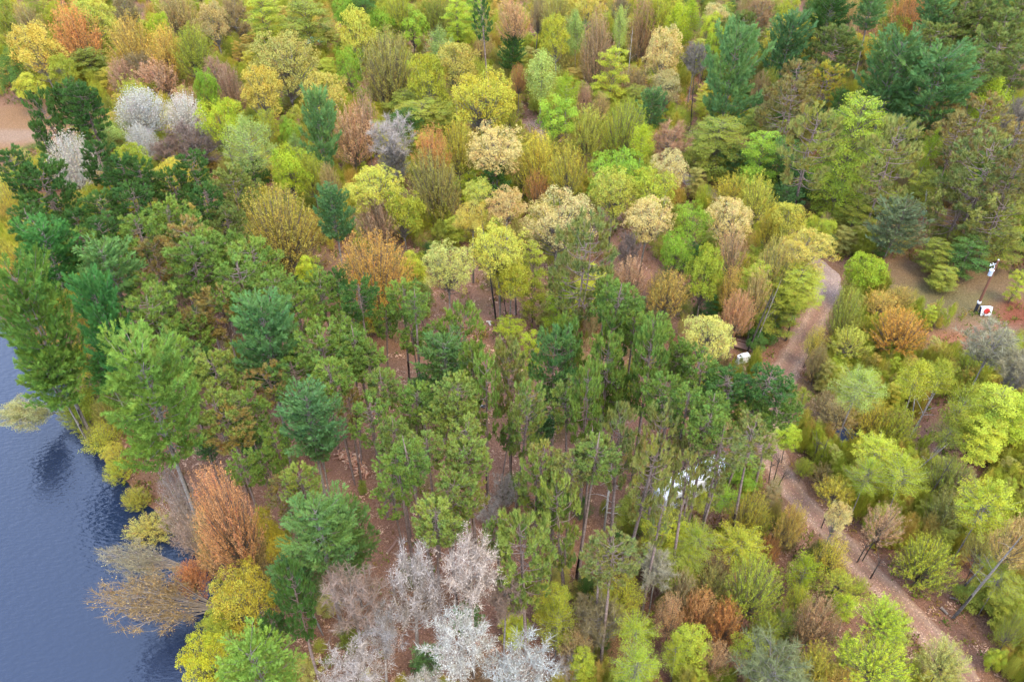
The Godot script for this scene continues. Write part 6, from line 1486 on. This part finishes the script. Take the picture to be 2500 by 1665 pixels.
	tree("mv", 37.1, -35.7, 5.0, 3.5, 9.0, 0, "lemont", 0.9, "lemon-tan maple in front and right of the lower dirt road", "maples in spring colour")
	tree("mv_big", 30.5, -34.9, 6.2, 4.4, 11.0, 1, "lime", 2.2, "lime green maple in front and left of the lower dirt road", "maples in spring colour")
	tree("sl_big", 10.3, -34.9, 5.1, 5.2, 12.0, 0, "vividg", 2.0, "vivid lime thicket tree near the lower edge", "loose young trees of the roadside thicket")
	tree("mv", 28.9, -34.8, 3.6, 4.3, 7.0, 7, "orangeyel", 5.3, "orange-yellow maple right of the grey-green leafless tree", "maples in spring colour")
	tree("svb", -4.4, -34.1, 6.6, 6.6, 17.0, 0, "silverw", 0.0, "white-budded tree with creamy twigs in front of the tallest one", "white-budded trees")
	tree("br", 21.8, -34.0, 7.4, 7.4, 12.0, 0, "greygreen", 4.7, "grey-green leafless tree at the lower edge", "bare trees")
	tree("svb", -13.6, -33.9, 6.8, 6.8, 12.0, 3, "silver", 5.3, "white-budded tree at the foot of the pinkish bare tree", "white-budded trees")
	tree("svb", -8.0, -33.7, 4.7, 4.7, 9.0, 1, "silverw", 0.8, "creamy white budding tree in front of the white-budded trees", "white-budded trees")
	tree("svb", 0.8, -32.7, 7.7, 7.7, 15.0, 2, "silverw", 5.8, "broad white-budded tree next to the lime thicket", "white-budded trees")
	tree("wp", -19.5, -32.5, 6.7, 6.7, 16.0, 1, "wpl", 4.5, "light green feathery pine near the lower edge of the shore", "soft-needled white pines")
	thin_stem(49.3, -69.1, Vector3(49.7, 8.6, -68.8), "white", "white birch trunk in front of the pale twin aspens, leaning away", 1.0)
	thin_stem(51.0, -72.2, Vector3(49.8, 6.8, -73.1), "white", "slim upright white birch stem beside the leaning birch trunk", 0.8)
	thin_stem(51.6, -66.6, Vector3(52.3, 9.6, -66.0), "white", "thickest white birch trunk, leaning towards the dark forked stems", 1.3)
	thin_stem(54.4, -69.1, Vector3(53.7, 6.3, -69.7), "white", "thin birch stem between two leaning white birch trunks", 0.7)
	thin_stem(44.2, -44.5, Vector3(44.9, 13.4, -43.7), "grey", "long leaning grey trunk rising from the litter beside the lower road", 1.6)
	thin_stem(45.9, -47.4, Vector3(46.5, 6.8, -46.8), "grey", "brownish leaning trunk behind the long grey one", 1.2)
	thin_stem(48.1, -52.7, Vector3(48.2, 5.5, -52.6), "grey", "thin leaning trunk above the yellow-lime roadside tree", 0.8)
	thin_stem(46.0, -57.8, Vector3(46.5, 8.9, -57.4), "dark", "dark slender trunk leaning in front of the broad yellow-green tree", 1.1)
	thin_stem(46.1, -62.4, Vector3(47.8, 7.2, -61.1), "pale", "pale leaning trunk crossing the broad yellow-green tree", 1.2)
	thin_stem(61.4, -79.9, Vector3(61.5, 8.7, -79.8), "dark", "dark forked trunk under the grey lichen-covered tree", 1.5)
	thin_stem(63.3, -81.7, Vector3(63.1, 5.1, -81.9), "dark", "second dark trunk beside the lichen-covered tree", 1.2)
	thin_stem(36.0, -63.0, Vector3(35.8, 5.6, -63.1), "dark", "stout dark trunk on the bare litter beside the dirt road", 1.9)
	thin_stem(36.0, -64.5, Vector3(35.7, 4.4, -64.6), "dark", "dark trunk just behind the stout one on the bare litter", 1.2)
	thin_stem(30.2, -62.2, Vector3(29.7, 5.1, -62.4), "dark", "leftmost thin dark stem at the edge of the dirt road", 0.7)
	thin_stem(30.7, -62.2, Vector3(30.6, 4.5, -62.2), "dark", "middle thin dark stem at the edge of the dirt road", 0.7)
	thin_stem(31.2, -61.7, Vector3(31.4, 2.4, -61.6), "dark", "short thin dark stem at the edge of the dirt road", 0.7)
	thin_stem(37.6, -49.2, Vector3(37.7, 3.4, -49.1), "dark", "thin dark stem casting across the lower dirt road", 0.9)
	thin_stem(36.9, -51.2, Vector3(37.0, 3.5, -51.1), "dark", "thin grey-dark stem where the road meets the thicket", 0.8)
	thin_stem(32.8, -85.5, Vector3(34.1, 10.7, -85.0), "dark", "dark leaning trunk rising behind the small white box", 1.6)
	thin_stem(33.8, -86.1, Vector3(34.9, 11.1, -85.7), "pale", "pale leaning trunk next to the dark one by the wooden frame", 1.0)
	thin_stem(39.3, -88.8, Vector3(39.4, 7.9, -88.8), "dark", "dark leaning trunk at the road edge under the yellow oak", 1.3)
	thin_stem(40.9, -93.4, Vector3(40.9, 4.6, -93.4), "dark", "thin dark trunk among the stems under the yellow oak", 1.0)
	thin_stem(37.2, -90.5, Vector3(37.1, 4.6, -90.6), "pale", "thin pale birch stem between the dark trunks by the road", 0.8)
	thin_stem(71.0, -118.7, Vector3(69.7, 7.1, -119.5), "white", "thin white bare birch before the grey-green spruce", 1.0)
	thin_stem(27.4, -184.9, Vector3(27.4, 11.8, -185.0), "white", "thin tall white birch between the rust maple and cream oak", 1.0)
	thin_stem(30.0, -176.0, Vector3(29.8, 7.2, -176.0), "pale", "thin pale trunk right of the tall white birch", 0.8)
	thin_stem(16.8, -200.8, Vector3(16.2, 8.1, -200.8), "white", "white aspen stem beneath the pale green aspen", 0.8)
	thin_stem(5.9, -90.9, Vector3(6.2, 6.9, -90.9), "white", "thin white bare stem between the lime saplings", 0.8)
	thin_stem(38.2, -160.7, Vector3(37.1, 14.3, -161.0), "dark", "dark thin trunk left of the tallest blue-green pine", 1.2)
	thin_stem(43.7, -181.3, Vector3(44.2, 10.1, -181.2), "dark", "slanting thin trunk beneath the lime crowns", 0.9)
	thin_stem(56.6, -121.2, Vector3(56.1, 9.4, -121.5), "pale", "pale slender trunk beneath the tall lime tree", 1.0)
	thin_stem(-2.4, -94.1, Vector3(-3.3, 10.0, -94.1), "dark", "dark leaning trunk on the open leaf litter", 1.6)
	thin_stem(0.6, -95.2, Vector3(0.4, 10.8, -95.2), "grey", "grey trunk among the dark stems above the bright lime bush", 1.3)
	thin_stem(-0.9, -95.2, Vector3(-1.5, 7.3, -95.2), "dark", "thin dark stem between the two trunks above the lime bush", 0.8)
	thin_stem(-106.8, -186.8, Vector3(-107.0, 5.1, -186.7), "dark", "dark trunk at the foot of the pale yellow oak", 1.6)
	thin_stem(-101.5, -189.7, Vector3(-101.3, 6.4, -189.8), "grey", "slender grey trunk below the orange upper maple", 0.9)
	thin_stem(-54.9, -89.5, Vector3(-54.9, 4.5, -89.5), "dark", "dark bare trunk among the shoreline pines", 1.4)
	dead_pine(10.2, -55.3, 11.0, "bare white dead pine with broken side branches among living pines")

func open_ground(x: float, z: float) -> bool:      # places that the photograph shows bare
	for q in road.size() - 1:
		var near := Geometry2D.get_closest_point_to_segment(Vector2(x, z), road[q], road[q + 1])
		if near.distance_to(Vector2(x, z)) < road_half[q] + 1.5:
			return true
	for e in BARE:
		if Vector2((x - e[0]) / e[2], (z - e[1]) / e[3]).length() < 1.0 + 0.3 * patch_noise.get_noise_2d(x * 5, z * 5):
			return true
	return x < -15 and z > -125 and inland(x, z) < 0.3

const BARE := [[-107, -160, 21, 17], [68, -102, 16, 9], [74, -97, 6, 5], [4.6, -159, 3, 7], [71, -92, 8, 4.5], [62, -87, 7, 4], [49, -70, 4, 4], [53, -66, 4, 5], [57, -73, 4, 4], [64, -88, 5, 4], [78, -95, 6, 5], [-7, -93, 8, 9], [-3, -80, 7, 8], [-13, -56, 5, 9], [-5, -66, 5, 9], [38, -74, 4, 5], [45, -46, 3, 6], [41, -69, 3, 3], [20.6, -60.7, 5, 4], [33, -86, 4, 3.5], [-19, -65.5, 4, 3.5], [-52, -208, 6, 8], [-4, -50, 4, 6]]

func build_thicket() -> void:
	# saplings that crowd the gaps between the trees and read as one mass
	var sorts := [["mv", 5], ["mv", 2], ["sl", 0], ["ly", 1], ["sl", 3], ["br", 0]]
	var warm := ["mustard", "tanolive", "yolive", "olive", "yolive", "limeyel", "lemon", "orangeyel"]
	var fresh := ["yolive", "limeyel", "tanolive", "mustard", "yolive", "orangeyel", "lemon", "limeyel"]
	var dim := ["olive", "rpd", "yolive", "brown", "rpo", "tanolive"]
	for n in sorts.size():
		var at: Array[Transform3D] = []
		var tint := PackedColorArray()
		for i in 6000:
			var roadside := i >= 4200
			var x := r(4, 88) if roadside else r(-165, 165)
			var z := r(-98, -30) if roadside else r(-262, -30)
			if abs(x) > 31.0 - z * 0.6 or open_ground(x, z):
				continue
			var w := patch_noise.get_noise_2d(x * 1.2 - 90, z * 1.2 + 50)
			var stand := z > -112 and x < 34 + (z + 60) * 0.1 and x > -60 and z < -38      # the pine stand keeps a clear floor
			var often := 0.42 if z < -105 else 0.5
			var pick := warm
			if stand:
				often = 0.08 if x > -15 else 0.16
				pick = dim
			elif z > -95 and x > 8:
				often = 0.62
				pick = fresh
			elif z < -105 and x > 48:
				pick = dim
			if r(0, 1) > often * (1.0 + w * 1.4) * (0.45 if n == 5 else 1.0):
				continue
			var tall := r(2.5, 6.5) if z < -95 else r(1.8, 4.2)
			var wide := tall * r(0.55, 0.95)
			if roadside:
				tall *= 1.35
				wide *= 0.75
			at.append(Transform3D(Basis(Vector3.UP, r(0, TAU)).scaled_local(Vector3(wide, tall, wide) / CREF), Vector3(x, ground_y(x, z) + 0.1, z)))
			var c: Color = tone[pick[rng.randi_range(0, pick.size() - 1)]]
			tint.append(c * r(0.8, 1.15))
		var m := MultiMesh.new()
		m.transform_format = MultiMesh.TRANSFORM_3D
		m.use_colors = true
		m.mesh = crowns[sorts[n][0]][sorts[n][1]][0]
		m.instance_count = at.size()
		for i in at.size():
			m.set_instance_transform(i, at[i])
			m.set_instance_color(i, tint[i])
		var o := MultiMeshInstance3D.new()
		o.name = numbered("sapling_thicket")
		o.multimesh = m
		var mat := plain(Color.WHITE, 0.8)
		mat.vertex_color_use_as_albedo = true
		mat.metallic_specular = 0.2
		mat.backlight = Color(0.5, 0.5, 0.5)
		o.material_override = mat
		tag(o, ["olive and mustard brushy saplings", "thin upright olive saplings", "wispy yellow-green saplings", "broad layered lime saplings", "loose leafy saplings", "bare twiggy saplings"][n] + " crowding the gaps beneath the trees", "thicket", "", "stuff")
		add_child(o)
		print("thicket ", at.size())

func build_undergrowth() -> void:
	# low shoots and brush that nobody could count, thickest beside the road and along the shore
	var m := MultiMesh.new()
	m.transform_format = MultiMesh.TRANSFORM_3D
	m.use_colors = true
	clear()
	for i in 16:
		var d := (Vector3.UP + ball_dir()).normalized()
		var p := Vector3(r(-0.5, 0.5), r(0.05, 0.5), r(-0.5, 0.5))
		leaf(p, d, ball_dir(), r(0.16, 0.28), r(0.09, 0.16))
	for i in 6:
		var d := (Vector3.UP * 1.4 + ball_dir()).normalized()
		var s := d.cross(ball_dir()).normalized() * 0.015
		tri(-s, s, d * r(0.5, 0.9))
	m.mesh = finish()
	var at: Array[Transform3D] = []
	var tint := PackedColorArray()
	var kinds := [lin(165, 165, 50, 0.5), lin(140, 150, 40, 0.5), lin(185, 150, 70, 0.5), lin(110, 130, 40, 0.5), lin(170, 125, 80, 0.5)]
	for i in 80000:
		var x := r(-140, 140)
		var z := r(-235, -26)
		if abs(x) > 30.0 - z * 0.6:
			continue
		var n := patch_noise.get_noise_2d(x * 1.5 + 300, z * 1.5)
		var wild := 0.1
		if x > 14 - 0.1 * z and z > -85: wild = 0.6
		if z < -85: wild = 0.35
		if x < -15 and z > -125 and inland(x, z) < 6.0: wild = 0.8
		var dry := x > -60 and x < 50 and r(0, 1) < 0.3
		if not dry and r(0, 1) > wild + n * 0.5:
			continue
		var skip := x < -15 and z > -125 and inland(x, z) < -0.3
		for q in road.size() - 1:
			var near := Geometry2D.get_closest_point_to_segment(Vector2(x, z), road[q], road[q + 1])
			if near.distance_to(Vector2(x, z)) < road_half[q] * (0.7 if dry else 0.95):
				skip = true
		if Vector2((x + 107) / 17, (z + 162) / 12).length() < 1 or Vector2((x - 66) / 14, (z + 102) / 7).length() < 1:
			skip = true
		if skip:
			continue
		if dry:
			at.append(Transform3D(Basis(Vector3.UP, r(0, TAU)).scaled(Vector3(1, r(0.15, 0.4), 1) * r(0.6, 1.5)), Vector3(x, ground_y(x, z), z)))
			tint.append(Color(0.5, 0.3, 0.19) * r(0.6, 1.3))
			continue
		at.append(Transform3D(Basis(Vector3.UP, r(0, TAU)).scaled(Vector3(1, r(0.7, 1.5), 1) * r(0.7, 1.7)), Vector3(x, ground_y(x, z), z)))
		tint.append(kinds[rng.randi_range(0, 4)] * r(0.8, 1.2))
	m.instance_count = at.size()
	for i in at.size():
		m.set_instance_transform(i, at[i])
		m.set_instance_color(i, tint[i])
	var o := MultiMeshInstance3D.new()
	o.name = "undergrowth"
	o.multimesh = m
	var mat := plain(Color.WHITE, 0.8)
	mat.vertex_color_use_as_albedo = true
	mat.backlight = Color(0.4, 0.4, 0.4)
	o.material_override = mat
	tag(o, "low yellow-green shoots and brush covering the forest floor", "undergrowth", "", "stuff")
	add_child(o)
	print("undergrowth ", at.size())

func _ready() -> void:
	rng.seed = 20240517
	var cam := Camera3D.new()
	cam.name = "camera"
	cam.position = Vector3(0, 72, 0)
	cam.rotation_degrees = Vector3(-39, 0, 0)
	cam.fov = 46.356
	cam.far = 4000.0
	add_child(cam)
	cam.current = true

	var env := Environment.new()
	env.background_mode = Environment.BG_SKY
	var sm := ProceduralSkyMaterial.new()
	sm.sky_top_color = Color(0.65, 0.73, 0.88)
	sm.sky_horizon_color = Color(0.86, 0.89, 0.94)
	sm.sky_curve = 0.2
	sm.ground_bottom_color = Color(0.3, 0.28, 0.24)
	sm.ground_horizon_color = Color(0.7, 0.72, 0.75)
	sm.sky_energy_multiplier = 1.25
	var sky := Sky.new()
	sky.sky_material = sm
	env.sky = sky
	env.tonemap_mode = Environment.TONE_MAPPER_LINEAR
	env.tonemap_exposure = EXPOSURE
	env.sdfgi_enabled = true
	env.ssao_enabled = true
	env.ssil_enabled = true
	var we := WorldEnvironment.new()
	we.name = "environment"
	we.environment = env
	add_child(we)

	var sun := DirectionalLight3D.new()
	sun.name = "sun"
	sun.light_color = Color(1.0, 0.96, 0.88)
	sun.light_energy = 0.4
	sun.light_angular_distance = 25.0
	sun.shadow_enabled = true
	sun.rotation_degrees = Vector3(-58, 32, 0)
	add_child(sun)

	ground_noise.seed = 3
	ground_noise.frequency = 0.02
	patch_noise.seed = 8
	patch_noise.frequency = 0.03
	for q in [Vector2(-127.0, -104.3), Vector2(-90.3, -102.6), Vector2(-81.5, -99.3), Vector2(-72.0, -92.7), Vector2(-61.4, -80.9), Vector2(-54.2, -72.3), Vector2(-49.0, -65.3), Vector2(-44.9, -60.9), Vector2(-40.6, -57.3), Vector2(-34.9, -53.4), Vector2(-31.1, -49.2), Vector2(-29.5, -45.4), Vector2(-29.7, -41.0), Vector2(-29.6, -38.3), Vector2(-28.6, -29.6)]:
		shore.append(q)
	for q in [Vector3(44.0, -35.8, 1.43), Vector3(42.8, -39.0, 1.94), Vector3(41.5, -42.0, 2.00), Vector3(39.7, -46.2, 2.01), Vector3(37.4, -50.4, 2.00), Vector3(35.7, -54.7, 1.99), Vector3(33.5, -58.9, 1.97), Vector3(31.8, -63.2, 2.04), Vector3(31.5, -68.2, 2.02), Vector3(33.3, -74.0, 2.01), Vector3(36.3, -80.3, 2.11), Vector3(40.2, -86.4, 2.31), Vector3(44.4, -93.0, 2.30), Vector3(47.8, -98.6, 2.26), Vector3(50.8, -103.6, 2.20), Vector3(51.1, -107.6, 2.25), Vector3(48.3, -110.6, 2.30), Vector3(46.2, -118.4, 2.12), Vector3(44.4, -126.8, 1.92), Vector3(38.7, -131.4, 1.97), Vector3(34.3, -137.0, 1.87), Vector3(30.6, -142.9, 1.77)]:
		road.append(Vector2(q.x, q.y))
		road_half.append(q.z)
	set_tones()
	make_bits()
	make_trunks()
	grow_kinds()
	build_setting()
	build_trees()
	build_things()
	build_thicket()
	build_undergrowth()

const EXPOSURE := 3.5
